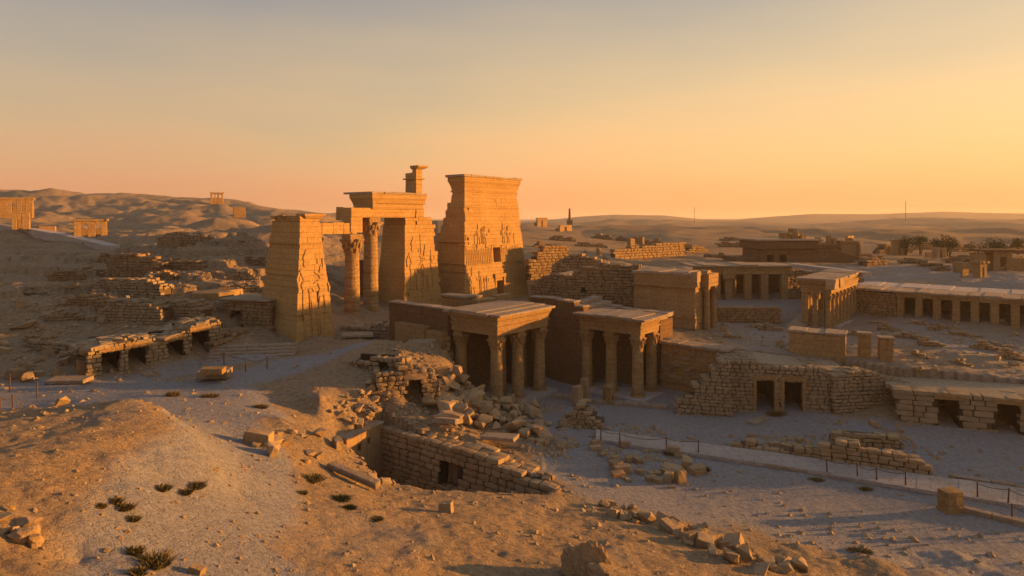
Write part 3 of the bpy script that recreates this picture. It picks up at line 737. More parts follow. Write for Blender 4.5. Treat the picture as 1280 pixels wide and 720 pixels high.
fg=[[(1.2,4.9),(1.2,8)],[(3.3,4.8),(3.35,8.6)],[(2.2,4.8),(2.2,8.0),(2.9,8.2),(3.0,4.9)],[(1.0,8.1),(4.3,8.1)]]
relief(T,fg,pl,ST)
# stone steps at its foot
q=G(285,456,4.6)
T2=thing('stone_steps','low worn stone steps at the foot of the nearest temple tower','steps',(-29.0,63.6,4.6),R(10))
mb=MB()
for k in range(5):
    x=-1.5
    while x<6.6:
        l=random.uniform(1.0,2.1); mb.box(x,min(x+l-.03,6.9),k*.62,3.6,k*.22-.3,k*.22+.22,.03); x+=l
mb.build('step',M['slab'],T2,bevel=.03)
# ---- gateway
gx,gy=AT(468,92)
T=thing('temple_gateway','tall ruined temple gateway with flaring cornice and columns between the two towers','gateway',(gx,gy,0),ARZ)
zc=20.4
# architrave with cornice
mb=MB(); mb.box(-3.7,10.0,.4,2.6,19.0,zc-.01,.02); mb.build('architrave',ST,T,bevel=.04)
mb=MB(); mb.box(.0,1.9,2.62,7.4,19.05,zc-.012,.02); mb.box(-3.5,-2.2,2.62,4.2,18.6,zc+.1,.1); mb.build('side_beam',ST,T,bevel=.05)
cornice(T,.0,9.7,.35,4.9,zc+.1,zc+2.05,.38,ST)
slabs(T,-.5,10.1,-.2,6.8,zc+2.06,.32,'x',1.9,M['slab'],jit=.12)
# right pier: ragged towards the right
r_=random.Random(4)
vals=[max(0,.2+.9*r_.random()-(.9 if k%7==0 else 0)) for k in range(40)]
pier=tower(T,'pier',8.2,7.0,4.6,14.5,1.0,ST,courses=24,rx1=lambda t:vals[int(t*24)]*(.4+t*.4))
pier.location=(5.5,-.15,0)
plg=lambda z:(z-4.6)/14.5-.15
relief(T,[[(x,z) for x,z in f] for f in [[(9.4,6.5),(9.4,16.4)],[(7.2,16.8),(12.2,16.9)],[(11.6,8),(11.5,14)]]],plg,ST)
figure_relief(T,pharaoh(7.9,8.0,7.2)+pharaoh(10.3,7.6,6.0,-1),plg,ST)
# fine register of signs on the architrave and cornice
fs=[]
for k in range(26):
    x=1.0+k*.36; zz=20.95; fs+= [[(x,zz),(x,zz+.7)]] if k%3 else [[(x-.1,zz+.1),(x+.1,zz+.3),(x-.1,zz+.55)]]
relief(T,fs,lambda z:.35-.1,ST,name='carved_sign',w=.07,d=.05)
# left jamb that hangs over the nearer column
mb=MB(); mb.box(-3.7,-1.7,.45,2.4,16.9,19.0,.05); mb.box(-3.5,-2.6,.5,2.3,16.3,16.9,.08); mb.build('broken_jamb',ST,T,bevel=.05)
column(T,.6,1.6,5.1,18.98,1.12,M['stone'],hc=2.1)
# low link wall to the left tower
mb=MB()
x=-9.6
while x<-2.9:
    l=random.uniform(1.1,1.9); mb.box(x,min(x+l-.02,-2.9),.6,2.2,16.75,18.35+random.uniform(-.12,.1),.03); x+=l
mb.build('link_lintel',ST,T,bevel=.04)
lx,ly=AT(440,86.6)
dx_,dy_=lx-gx,ly-gy; la=dx_*AD[0]+dy_*AD[1]; lb=dx_*BD[0]+dy_*BD[1]
column(T,la,lb,5.0,16.73,1.08,M['stone'],hc=2.2)
column(T,-8.9,1.4,5.0,16.73,.8,M['stone'],hc=1.6)
mb=MB(); mb.box(-5,2.2,-.6,3.4,4.6,5.05,.04); mb.box(-1.2,2.4,-.2,3.2,5.05,5.3,.03); mb.build('plinth',M['slab'],T,bevel=.04)
# far side wall of the passage
mb=MB(); mb.box(2.0,5.3,6.8,8.2,4.8,12.4,.05); mb.build('rear_wall',M['stone_dark'],T)
# stair turret
tx,ty=AT(520,98.5)
T=thing('stair_turret','small broken turret with jutting top slab rising above the gateway roof','turret',(tx,ty,0),ARZ)
zt0=zc+2.6
tower(T,'turret_body',1.5,2.7,zt0-4,5.9,.12,ST)
mb=MB(); mb.rects([(-.12,1.62,-.12,2.82,zt0+1.9),(-.2,1.7,-.2,2.9,zt0+2.0),(-.2,1.7,-.2,2.9,zt0+2.12)]); mb.box(.1,1.3,.9,2.6,zt0+2.12,zt0+2.95,.08); mb.box(.1,1.4,.1,.95,zt0+2.12,zt0+3.5,.03); mb.build('broken_parapet',ST,T,bevel=.04)
mb=MB(); mb.rects([(.0,1.5,-.1,1.2,zt0+3.5),(-.1,2.0,-.55,1.3,zt0+3.8),(-.1,2.1,-.6,1.35,zt0+4.05)]); mb.build('top_slab',ST,T,bevel=.05)
# ---- great pylon
gx,gy=AT(581,103)
T=thing('great_pylon','largest sandstone pylon tower, with full cornice, a square window and a door','pylon',(gx,gy,0),ARZ)
HP=19.0; z0=4.4; IN=1.55
stp=[0]*9+[0,.2,.1,.0,.3,.5,.35,.6,.3,.25,.9,.9,1.3,1.1,1.6,1.55,1.9,1.8,2.6,2.6,2.7]
tower(T,'tower_body',16.8,8.6,z0,HP,IN,ST,courses=30,ry1=lambda t:stp[int(t*30)],op=[(7.75,9.7,11.4,14.0,1.6),(8.2,10.0,3,8.2,2.2),(1.5,1.9,14.4,15.7,.5),(2.5,2.9,14.4,15.7,.5),(12.2,12.6,14.4,15.7,.5)])
zt=z0+HP
cornice(T,IN,16.8-IN,IN,IN+3.0,zt+.05,zt+2.3,.42,ST,roll=.12)
slabs(T,IN-.75,17.6-IN,IN-.72,IN+3.8,zt+2.31,.36,'x',1.9,M['slab'],jit=.09)
pl=lambda z:IN*(z-z0)/HP
# thin moulding lines
m2=MB()
for zz in (zt-2.7,):
    i=IN*(zz-z0)/HP; rr=[]
    for k in range(6):
        a=-math.pi/2+math.pi*k/5; q=.08*math.cos(a)+.02; rr.append((i-q,16.8-i+q,i-q,6.3-i+q,zz+.08*math.sin(a)))
    m2.rects(rr)
m2.build('torus_moulding',ST,T)
mb=MB(); i=IN*.55; mb.box(i-.35,i+1.2,i-.3,8.6-i+.4,14.9,15.25,.04); mb.box(i-.3,i+.5,i-.35,i+.8,14.3,14.9,.06); mb.build('ledge',ST,T,bevel=.04)

# rows of small carved figures low on the face, and the big damaged ones above
fs=[]
for k in range(34):
    x=1.15+k*.43
    if 7.3<x<10.1: continue
    s_=random.uniform(.9,1.1); zz=11.2; b0=.05
    fs+=[[(x-.07,zz),(x-.05,zz+1.1*s_),(x-.12,zz+1.9),(x,zz+2.7*s_)],[(x+.09,zz),(x+.06,zz+1.2),(x+.12,zz+2.2*s_)]]
fs+= [[(.75,14.15),(7.2,14.15)],[(10.2,14.15),(15.6,14.15)],[(.6,11.0),(16,11.0)],[(9.0,5),(9,5)]]
figure_relief(T,pharaoh(4.3,14.5,3.0)+pharaoh(5.9,14.5,2.8,-1)+pharaoh(10.7,14.5,3.0)+pharaoh(12.0,14.5,2.8,-1)+pharaoh(2.3,5.6,4.8)+pharaoh(13.6,5.6,4.8,-1),pl,ST)
fs+=[[(1.2,14.4),(1.2,16.2)],[(3.3,14.4),(3.3,16.4)],[(13.6,14.4),(13.6,16.2)]]
fs+=[[(7.4,11.3),(7.4,14.3),(10.05,14.3),(10.05,11.3)]]
for x in (4.2,5.0,5.6,12.8,13.4,14.2): fs+=[[(x,6),(x+.1,9.2)]]
relief(T,fs,pl,ST,w=.12,d=.07)
mb=MB(); mb.box(7.75,8.15,pl(8)-.12,.9,3.2,8.75,.02); mb.box(10.05,10.45,pl(8)-.12,.9,3.2,8.75,.02); mb.box(7.6,10.6,pl(8)-.2,.9,8.75,9.4,.02); mb.build('door_frame',ST,T,bevel=.03)
# ---- long plaster wall left of the kiosk
cx,cy_=AT(622,63); ek=cx+6.95*BD[0],cy_+6.95*BD[1]
T=thing('court_wall','low smooth brown wall running from the nearer kiosk towards the gateway','wall',(ek[0],ek[1],0),ARZ)
mb=MB(); y=0.0
while y<9.4:
    l=random.uniform(1.7,2.6); e=min(y+l-.02,9.5); mb.box(0,1.1,y,e,4.5,9.25+random.uniform(-.08,.06),.02); y+=l
mb.build('wall_blocks',M['stone_dark'],T,bevel=.05)
mb=MB(); mb.box(-1.0,-.004,2.6,7.3,4.8,7.35,.05); mb.box(-.8,-.01,-.1,2.5,4.8,7.0,.06); mb.build('wall_footing',M['stone'],T,bevel=.06)
mb=MB()
for k,(a,b_) in enumerate([(0,2.2),(2.25,4.6),(4.65,7.2),(7.22,9.5)]): mb.box(-.1,1.2,a,b_,9.27,9.42+.04*(k%2),.03)
mb.build('coping_slab',M['slab'],T,bevel=.03)
# block with the half-round niche, and small slab beside it
bx,by=AT(580,80)
T=thing('masonry_block','squat square masonry block behind the low wall, its right side sunlit','stone block',(bx,by,0),ARZ)
tower(T,'block_body',3.4,4.2,5,3.85,.08,M['stone'],courses=6)
mb=MB(); mb.box(-.12,1.9,-.12,4.3,8.87,9.15,.03); mb.box(2.0,3.4,-.1,1.9,8.86,9.02,.05); mb.build('top_slab',M['slab'],T,bevel=.04)
mb=MB(); n=9
pr=[(1.1+.8*math.cos(math.pi*k/(n-1)),7.3+.8*math.sin(math.pi*k/(n-1))) for k in range(n)]
for (xa,za),(xb,zb) in zip(pr[:-1],pr[1:]): mb.tube([(xa,.02,za),(xb,.02,zb)],.09)
mb.build('arched_moulding',M['stone'],T)
bx,by=AT(598,76)
T=thing('ashlar_block','low flat-topped masonry block beside the nearer kiosk roof','stone block',(bx,by,0),ARZ)
mb=MB(); mb.box(0,3.4,0,1.1,6,9.2,.03); mb.box(3.45,6.2,0,1.2,6,9.4,.03); mb.build('block_body',M['stone'],T,bevel=.05)
# ---- kiosks
def kiosk(name,label,c,Lx,Dy,za,zr,cols,r,mat_,roofstep,walls,capm=None,ov=.5,z0=0,slabmat=None,roofal='y'):
    T=thing(name,label,'kiosk',(c[0],c[1],0),ARZ)
    b=.25
    mb=MB(); e=1.5; x0,x1,y0,y1=b,Lx-b,b,Dy-b
    mb.box(x0,x1,y0,y0+e,za,za+(zr-za)*.42); mb.box(x0,x0+e,y0+e+.003,y1,za,za+(zr-za)*.42-.004); mb.box(x0+e+.003,x1,y1-e,y1,za+.002,za+(zr-za)*.42-.006); mb.box(x1-e,x1,y0+e+.003,y1-e-.003,za+.002,za+(zr-za)*.42-.008)
    mb.build('architrave',mat_,T,bevel=.03)
    cornice(T,x0,x1,y0,y1,za+(zr-za)*.42+.1,zr-.02,ov*.45,mat_,roll=.1)
    slabs(T,-ov,Lx+ov*.6,-ov,Dy+ov*.5,zr,.28,roofal,roofstep,slabmat or M['slab'],jit=.3)
    for (x,y) in cols: column(T,x,y,z0,za-.01,r,mat_,capmat=capm)
    for k,(x0,x1,y0,y1,h) in enumerate(walls):
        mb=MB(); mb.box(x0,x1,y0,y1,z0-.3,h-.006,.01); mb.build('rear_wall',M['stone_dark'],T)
    mb=MB(); mb.box(-.6,Lx+.5,-.6,Dy+.3,-.35+z0,z0+.12,.02); mb.build('floor_slab',M['paving'],T,bevel=.04)
    return T
K1=kiosk('kiosk','nearer of the two lower columned kiosks, behind the fall of rubble, its right side sunlit',(cx,cy_),9.0,6.9,7.2,9.15,
  [(.95,.95),(.95,5.9),(4.3,.95),(8.05,.95),(4.6,3.6),(8.0,3.4)],.66,M['stone'],1.7,[(8.3,9,2.2,6.6,7.2),(1.5,8.2,6.3,6.9,7.2)],z0=.15)
c2=AT(802,66)
K2=kiosk('kiosk','right-hand lower kiosk with three columns across its front, joined to a long flat roof',(c2[0],c2[1]),4.7,8.0,6.75,8.25,
  [(.85,.9),(.85,4.1),(.85,7.2),(3.9,.9)],.62,M['stone'],1.5,[(4.1,4.7,2.0,7.6,6.75),(1.7,4.0,7.3,7.9,6.75)],z0=.15,roofal='y')
# altar stump in the middle doorway of kiosk two
q=G(776,502,.2)
T=thing('low_pedestal','small pierced pedestal against the middle column of the right-hand kiosk','pedestal',(q[0]-1.1,q[1]-.3,0),ARZ)
mb=MB(); mb.box(0,.28,0,.9,.1,1.5); mb.box(.62,.9,0,.9,.1,1.5); mb.box(.0,.9,.6,.9,.1,1.5+.002); mb.box(-.06,.96,-.06,.96,1.5,1.75); mb.box(.281,.619,.0,.6,.85,1.5); mb.build('pedestal_body',M['stone'],T,bevel=.02)
for (px,py,wd,ht) in ((722,505,.9,1.9),(731,500,.6,2.3)):
    q=G(px,py,.05); o=MB(); o.rbox((0,0,ht/2),(wd,.8,ht),0,.02,.02,.08); o=o.build('upright_block',M['rubble'],None,(q[0],q[1],0),ARZ); tag(o,'squat upright block left of the right-hand kiosk, the %s of a pair'%('front one' if px==722 else 'rear and taller one'),'stone block','upright blocks by the kiosk')
# platform kerb in front of kiosk two
pa=G(690,497,.05); pb=G(830,511,.05)
T=thing('platform_kerb','low stone kerb in front of the right-hand kiosk','kerb',(pa[0],pa[1],0),math.atan2(pb[1]-pa[1],pb[0]-pa[0]))
mb=MB(); x=0; Lk=math.hypot(pb[0]-pa[0],pb[1]-pa[1])
while x<Lk: l=random.uniform(1,1.9); mb.box(x,x+l-.04,0,1.0,-.2,.3+random.uniform(-.05,.05),.03); x+=l
mb.build('kerb_stone',M['slab'],T,bevel=.04)
# tall dark wall between the kiosks, stepping down on its right
kx,ky=c2[0]+8.0*BD[0],c2[1]+8.0*BD[1]
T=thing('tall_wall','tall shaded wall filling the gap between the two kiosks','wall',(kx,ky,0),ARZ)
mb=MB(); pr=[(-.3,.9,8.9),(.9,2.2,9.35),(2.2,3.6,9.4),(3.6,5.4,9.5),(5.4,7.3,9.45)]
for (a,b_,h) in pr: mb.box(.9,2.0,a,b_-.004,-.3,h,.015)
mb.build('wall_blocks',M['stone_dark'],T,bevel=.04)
mb=MB()
for (a,b_,h) in pr: mb.box(.8,2.15,a,b_-.03,h+.01,h+.2,.03)
mb.build('coping_slab',M['slab'],T,bevel=.03)
# long roof behind kiosk two: sagging pale slabs climbing to the wall
T=thing('flat_roof','pale stone-slab roof terrace spreading behind the right-hand kiosk','roof',(kx,ky,0),ARZ)
mb=MB(); y=-7.5
while y<2.6:
    l=random.uniform(1.2,1.9); x=2.2 if y>-.2 else 5.3
    while x<8.4:
        k=random.uniform(1.1,2.0); hz_=8.15+max(0,(y+1.5)*.28)+max(0,(x-5)*.07)
        mb.box(x,min(x+k-.03,8.6),y,y+l-.03,hz_-.5,hz_+random.uniform(-.04,.04),.03); x+=k
    y+=l
mb.build('roof_slab',M['slab'],T,bevel=.05)
mb=MB(); mb.box(5.4,8.5,-7.4,2.7,-.2,7.62); mb.box(2.4,5.39,.1,2.7,-.2,7.6); mb.build('supporting_wall',M['stone_dark'],T)
# ---- block temple with portico, and its substructure
bx,by=AT(869,77)
T=thing('block_temple','plain windowless masonry block standing above the retaining wall right of centre','temple block',(bx,by,0),ARZ)
tower(T,'block_body',5.0,8.4,4.9,7.0,.1,M['stone'],courses=11)
mb=MB(); mb.rects([(-.03,5.03,-.03,8.43,10.4),(-.09,5.09,-.09,8.5,10.45),(-.09,5.09,-.09,8.5,10.6),(0,5.0,0,8.4,10.64)]); mb.build('string_course',M['stone'],T)
slabs(T,-.05,5,-.1,8.6,11.91,.3,'y',1.8,M['slab'],jit=.12)
mb=MB(); mb.box(-.1,.9,-.35,.5,11.2,12.5,.1); mb.box(0,.7,-.3,.2,10.6,11.2,.08); mb.build('broken_corner',M['rubble'],T,bevel=.06)
bx,by=AT(886,78)
T=thing('portico','small portico of three tall sunlit pillars attached to the right of the plain block','portico',(bx,by,0),ARZ)
mb=MB(); mb.box(0,3.1,0,1.75,10.5,12.1,.03); mb.build('architrave',M['stone'],T,bevel=.05)
mb=MB(); mb.box(.3,1.3,.3,1.3,12.11,12.5,.1); mb.build('broken_block',M['rubble'],T,bevel=.05)
for (x,y) in ((.55,.5),(2.6,.5),(.45,1.35)):
    column(T,x,y,5.0,10.48,.42,M['stone'],cap=(x>2),hc=.8,name='pillar')
# retaining wall under the block
qa=(c2[0]+5.0*AD[0],c2[1]+5.0*AD[1]); qb=(qa[0]-6.9*BD[0],qa[1]-6.9*BD[1])
T=thing('retaining_wall','tall patched retaining wall beneath the plain masonry block','retaining wall',(qb[0],qb[1],0),ARZ)
tower(T,'wall_body',2.2,7.4,-.4,5.6,.15,M['stone'],courses=10)
slabs(T,-.1,2.6,-.2,7.4,5.21,.25,'y',1.3,M['slab'],jit=.2)
mb=MB()
for k in range(26):
    y=random.uniform(3.2,7); z=random.uniform(1.6,4.9); mb.rbox((.1+.02*k/26,y,z),(.25,random.uniform(.4,.8),random.uniform(.25,.4)),0,.05,.02)
mb.build('exposed_stone',M['rubble_grey'],T)
# stepped rubble buttress
pa=G(846,517,0); pb=G(912,522,0)
masonry('stepped_buttress','rough stone buttress stepping up towards the plain block, left of the two black doorways','buttress',pa,pb,-.2,[(0,1.0),(.12,1.8),(.3,2.1),(.36,3.0),(.55,3.6),(.68,4.5),(.85,5.2),(1,5.4)],1.9,.34,.62,M['rubble_grey'])
# ---- terrace wall with the doorways
pa=G(905,516,0); pb=G(1062,525,0); Lw=math.hypot(pb[0]-pa[0],pb[1]-pa[1])
def xa(px,pa=pa,pb=pb): 
    d=((pb[0]-pa[0]),(pb[1]-pa[1])); l=math.hypot(*d); d=(d[0]/l,d[1]/l); return run(pa,d,px)
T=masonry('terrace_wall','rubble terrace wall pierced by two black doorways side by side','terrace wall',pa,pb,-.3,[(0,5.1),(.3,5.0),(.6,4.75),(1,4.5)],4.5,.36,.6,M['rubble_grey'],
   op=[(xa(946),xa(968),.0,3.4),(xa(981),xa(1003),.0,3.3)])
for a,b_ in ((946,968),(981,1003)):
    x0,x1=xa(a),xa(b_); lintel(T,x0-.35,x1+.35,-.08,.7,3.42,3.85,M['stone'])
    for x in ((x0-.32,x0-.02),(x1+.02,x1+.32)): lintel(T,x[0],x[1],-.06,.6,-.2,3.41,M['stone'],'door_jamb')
masonry('dry_stone_wall','leaning dry stone wall of rounded stones between the two pairs of black doorways','dry stone wall',G(1047,528,0),G(1134,524,0),-.3,[(0,4.2),(.3,4.6),(.6,4.4),(1,3.6)],2.4,.33,.6,M['rubble_grey'],rough=1.0,batter=.12,rnd=.24,j=.08)
pa=G(1126,537,0); pb=G(1330,557,0)
X=lambda px:xa(px,pa,pb)
T=masonry('terrace_wall','coursed block terrace wall with two tall black doorways at the right edge','terrace wall',pa,pb,-.3,[(0,3.5),(.15,3.7),(.5,3.7),(1,3.7)],4.5,.5,1.3,M['rubble_grey'],
   op=[(X(1174),X(1199),-.1,3.0),(X(1248),X(1275),-.1,3.0)],rough=.35,j=.03,rnd=.12)
for a,b_ in ((1174,1199),(1248,1275)):
    lintel(T,X(a)-.4,X(b_)+.4,-.12,.8,3.02,3.5,M['stone'])
# ---- ruined walls on the terrace
def blockwall(name,label,px0,py0,px1,py1,z,h,th,mat_,op=(),cat='wall',caps=True,parts=None):
    a=G(px0,py0,z); b_=G(px1,py1,z); Lx=math.hypot(b_[0]-a[0],b_[1]-a[1])
    T=thing(name,label,cat,(a[0],a[1],z),math.atan2(b_[1]-a[1],b_[0]-a[0]))
    mb=MB(); x=0; segs=[]
    cuts=sorted([0,Lx]+[v for o in op for v in o[:2]])
    for s0,s1 in zip(cuts[:-1],cuts[1:]):
        oo=[o for o in op if o[0]<=s0+.001 and o[1]>=s1-.001]
        if oo: 
            if oo[0][2]<h-.1: mb.box(s0+.003,s1-.003,.01,th-.01,oo[0][2],h-.004)
            if len(oo[0])>3: mb.box(s0+.003,s1-.003,.012,th-.012,-.3,oo[0][3])
        else: mb.box(s0,s1,0,th,-.4,h,.02)
    mb.build('wall_body',mat_,T,bevel=.03)
    if caps: slabs(T,-.15,Lx+.15,-.15,th+.15,h+.01,.18,'x',1.6,M['slab'],jit=.08)
    return T,Lx
blockwall('ruined_wall','low flat-topped ruined wall on the terrace above the doorways',986,441,1056,448,4.8,2.2,2.6,M['stone'])
blockwall('ruined_pier','taller of the two ruined piers on the terrace, nearer the flat-topped wall',1074,448,1089,449,4.7,2.4,.9,M['stone'],cat='pier')
blockwall('ruined_pier','shorter ruined pier on the terrace, farther right of the pair',1100,451,1117,452,4.6,2.2,1.0,M['stone'],cat='pier')
# ---- long hall with side columns
bx,by=AT(1040,80)
T=thing('columned_hall','free-standing columned hall with pale slab roof on the right-hand terrace','temple hall',(bx,by,0),ARZ)
mb=MB(); mb.box(.1,15.4,.1,3.7,9.4,10.1); mb.build('architrave',M['stone'],T,bevel=.04)
cornice(T,.1,15.4,.1,3.7,10.2,11.0,.3,M['stone'],roll=.08)
slabs(T,-.35,15.9,-.4,4.3,11.0,.28,'x',2.1,M['slab'],jit=.12)
for k in range(8): column(T,.55+k*2.05,.6,4.9,9.38,.40,M['stone'],hc=.7)
column(T,.55,2.1,4.9,9.38,.36,M['stone'],hc=.7)
mb=MB(); mb.box(.3,1.0,2.9,3.7,4.6,9.39); mb.box(1.1,15.3,3.1,3.7,4.6,9.39); mb.box(.2,.9,.98,1.1,4.6,9.39); mb.build('side_wall',M['stone'],T,bevel=.03)
mb=MB(); mb.box(-.3,15.8,-.3,4.2,4.5,5.0,.03); mb.build('floor_slab',M['paving'],T,bevel=.04)
mb=MB(); mb.box(-.55,1.2,-.5,.6,10.0,11.2,.12); mb.box(2.2,4.2,-.45,.4,10.1,11.3,.1); mb.build('broken_cornice',M['rubble'],T,bevel=.06)
# ---- right hand colonnade
qa=G(1076,394,5.0); 
dv=(.772,-.636)
T=thing('square_pillar_gallery','long gallery of square pillars under a broad flat roof at the right edge','colonnade',(qa[0],qa[1],0),math.atan2(dv[1],dv[0]))
LG=22.0
xs_=[run(qa,dv,p) for p in (1130,1153,1176,1200,1224,1249,1275,1302)]
mb=MB(); mb.box(xs_[0]-1.0,LG+8,0,.9,8.0,8.55); mb.build('architrave',M['stone'],T,bevel=.03)
for k,x in enumerate(xs_):
    column(T,x-.45,.5,4.6,7.99,.42,M['stone'],square=True,name='pillar')
    if k%1==0 and k: 
        mb=MB(); xm=xs_[k-1]+1.2; mb.box(xm,x-.95,.25,.75,4.6,7.98); mb.build('infill_panel',M['stone'],T,bevel=.02)
mb=MB(); mb.box(xs_[0]-1,LG+8,4.4,5.0,4.6,8.0); mb.build('rear_wall',M['stone_dark'],T)
slabs(T,-3.0,LG+8,-.3,5.6,8.56,.28,'x',1.8,M['slab'],jit=.28)
slabs(T,-7.5,LG+8,5.7,12.5,8.4,.42,'x',2.9,M['paving'],jit=.25,name='roof_walk')
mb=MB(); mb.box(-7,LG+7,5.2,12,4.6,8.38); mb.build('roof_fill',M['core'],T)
masonry('rubble_wall','brown rubble wall between the columned hall and the square pillars','rubble wall',(qa[0]-3.2,qa[1]+2.4),(qa[0]+dv[0]*(xs_[0]-1.1),qa[1]+dv[1]*(xs_[0]-1.1)),4.5,[(0,8.6),(1,8.5)],1.6,.35,.7,M['brickstone'])
# ---- back court colonnade
qa=AT(868,97); qb=AT(990,97)
T=thing('rear_colonnade','shaded rear colonnade with broad pale roof beyond the portico','colonnade',(qa[0],qa[1],0),0)
Lq=qb[0]-qa[0]; X=lambda px:S(px)*97-qa[0]
zz=6.9
mb=MB(); mb.box(X(868),X(990),0,.9,10.4,11.5); mb.build('architrave',M['stone'],T,bevel=.04)
slabs(T,X(862),X(992),-.45,6.5,11.51,.3,'x',2.2,M['slab'],jit=.1)
for a in (872,897,907,931,952,977): 
    mb=MB(); wq=1.1 if a not in(897,) else .5; mb.box(X(a),X(a)+wq,.1,.9,zz-.6,10.39,.01); mb.build('pillar',M['stone'],T,bevel=.05)
for a in (914,922): column(T,X(a),1.6,zz-.4,10.3,.35,M['stone'],hc=.6)
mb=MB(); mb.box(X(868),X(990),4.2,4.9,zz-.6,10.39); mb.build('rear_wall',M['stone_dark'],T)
mb=MB(); mb.box(X(903),X(918),-.25,0,9.7,11.45,.06); mb.build('fallen_cornice',M['stone'],T,bevel=.05)
wa=AT(984,97); wb=AT(1080,101)
masonry('court_wall','coursed wall linking the rear colonnade to the columned hall roof','wall',(wa[0]+.3,wa[1]+.3),wb,6.0,[(0,11.2),(.5,10.6),(1,9.4)],1.2,.4,.9,M['brickstone'],rough=.3)
T,Lx=blockwall('walkway_parapet','long pale parapet strip on top of the wall behind the columned hall',984,331,1078,343,11.0,.3,1.4,M['paving'],caps=False,cat='parapet')
masonry('court_step_wall','low coursed wall below the rear colonnade','low wall',G(893,404,5.0),G(975,405,5.0),4.8,[(0,7.15),(1,7.1)],1.5,.35,.9,M['brickstone'],rough=.3)
T=thing('stone_ramp','sloping slab ramp climbing to the rear colonnade','ramp',(*G(982,407,5),0),R(40))
mb=MB(); mb.hexa([(0,0,4.7),(0,-2.2,4.7),(6,-2.2,4.7),(6,0,4.7),(0,0,4.95),(0,-2.2,4.95),(6,-2.2,7.1),(6,0,7.1)][:8]); 
mb.f=[f[::-1] for f in mb.f]; mb.build('ramp_slab',M['slab'],T)
# ================================================================ THE LEFT SLOPE AND ITS TOMBS
def doorway(name,label,pl_,pr_,z,h,th,doors,mat_,ch=.36,sl=.6,lint=True,cat='rock tomb',top=None):
    top=top or [(0,z+h-.3),(.5,z+h+.15),(1,z+h)]
    a=G(*pl_,z); b_=G(*pr_,z); L_=math.hypot(b_[0]-a[0],b_[1]-a[1]); d=((b_[0]-a[0])/L_,(b_[1]-a[1])/L_)
    op=[(run(a,d,x0),run(a,d,x1),z-.2,z+hh) for x0,x1,hh in doors]
    T=masonry(name,label,cat,a,b_,z-.4,top or [(0,z+h),(1,z+h)],th,ch,sl,mat_,op=op,rough=.5)
    for (x0,x1,z0_,z1_) in op:
        if lint: lintel(T,x0-.35,x1+.35,-.12,.7,z1_+.02,z1_+.42,M['stone'])
    mb=MB()
    for k in range(int(L_*9)):
        x=random.uniform(-.2,L_+.2); y=random.uniform(.0,th*.9); q=random.uniform(.35,.9)
        mb.rbox((x,y,float(np.interp(x/L_,[p[0] for p in top],[p[1] for p in top])) if top else z+h,),(q*1.4,q,q*.5),random.random()*3,.1,.15,.24)
    mb.build('roof_rubble',mat_,T)
    return T
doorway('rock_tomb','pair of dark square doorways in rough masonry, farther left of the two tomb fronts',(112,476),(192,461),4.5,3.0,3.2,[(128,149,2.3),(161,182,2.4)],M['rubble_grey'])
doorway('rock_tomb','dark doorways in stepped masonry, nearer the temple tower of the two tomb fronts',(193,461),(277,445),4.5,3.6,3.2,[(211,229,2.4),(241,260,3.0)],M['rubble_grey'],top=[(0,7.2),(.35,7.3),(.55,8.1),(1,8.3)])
# side wall running right from the tombs
masonry('rubble_wall','low shaded wall between the tomb doorways and the tower steps','rubble wall',G(268,448,4.6),G(312,431,4.8),4.2,[(0,6.4),(1,6.6)],1.2,.4,.8,M['brickstone'],rough=.6)
# chamber with a small window opening
a=AT(270,76); b_=AT(336,73.5)
L_=math.hypot(b_[0]-a[0],b_[1]-a[1]); d=((b_[0]-a[0])/L_,(b_[1]-a[1])/L_)
T=masonry('ruined_chamber','dark ruined chamber with one small window, left of the nearest temple tower','ruined chamber',a,b_,4.4,[(0,8.4),(.3,9.2),(1,9.3)],4.0,.4,.8,M['brickstone'],op=[(run(a,d,288),run(a,d,301),6.3,7.9)])
mb=MB(); mb.box(.6,L_+.1,-.3,4.6,9.25,9.5,.06); mb.build('roof_slab',M['rubble_grey'],T,bevel=.06)
# plaster faced retaining corner
a=AT(218,84); c_=AT(263,77.5); b_=AT(305,83.5)
T=thing('plastered_terrace','smooth earth-plastered terrace corner on the shaded left slope','terrace wall',(c_[0],c_[1],0),0)
def quadwall(T,p,q,z0,za,zb,th,mat_,name,o=(0,0)):
    mb=MB(); dx,dy=q[0]-p[0],q[1]-p[1]; l=math.hypot(dx,dy); nx,ny=-dy/l*th,dx/l*th
    P=[(p[0]-o[0],p[1]-o[1]),(q[0]-o[0],q[1]-o[1]),(q[0]-o[0]+nx,q[1]-o[1]+ny),(p[0]-o[0]+nx,p[1]-o[1]+ny)]
    mb.hexa([(x,y,z0) for x,y in P]+[(P[0][0],P[0][1],za),(P[1][0],P[1][1],zb),(P[2][0],P[2][1],zb),(P[3][0],P[3][1],za)])
    return mb.build(name,mat_,T,bevel=.08)
quadwall(T,a,c_,4,9.6,9.8,3,M['plaster'],'wall_face',c_)
quadwall(T,c_,b_,4,9.8,9.8,3,M['plaster'],'wall_face',c_)
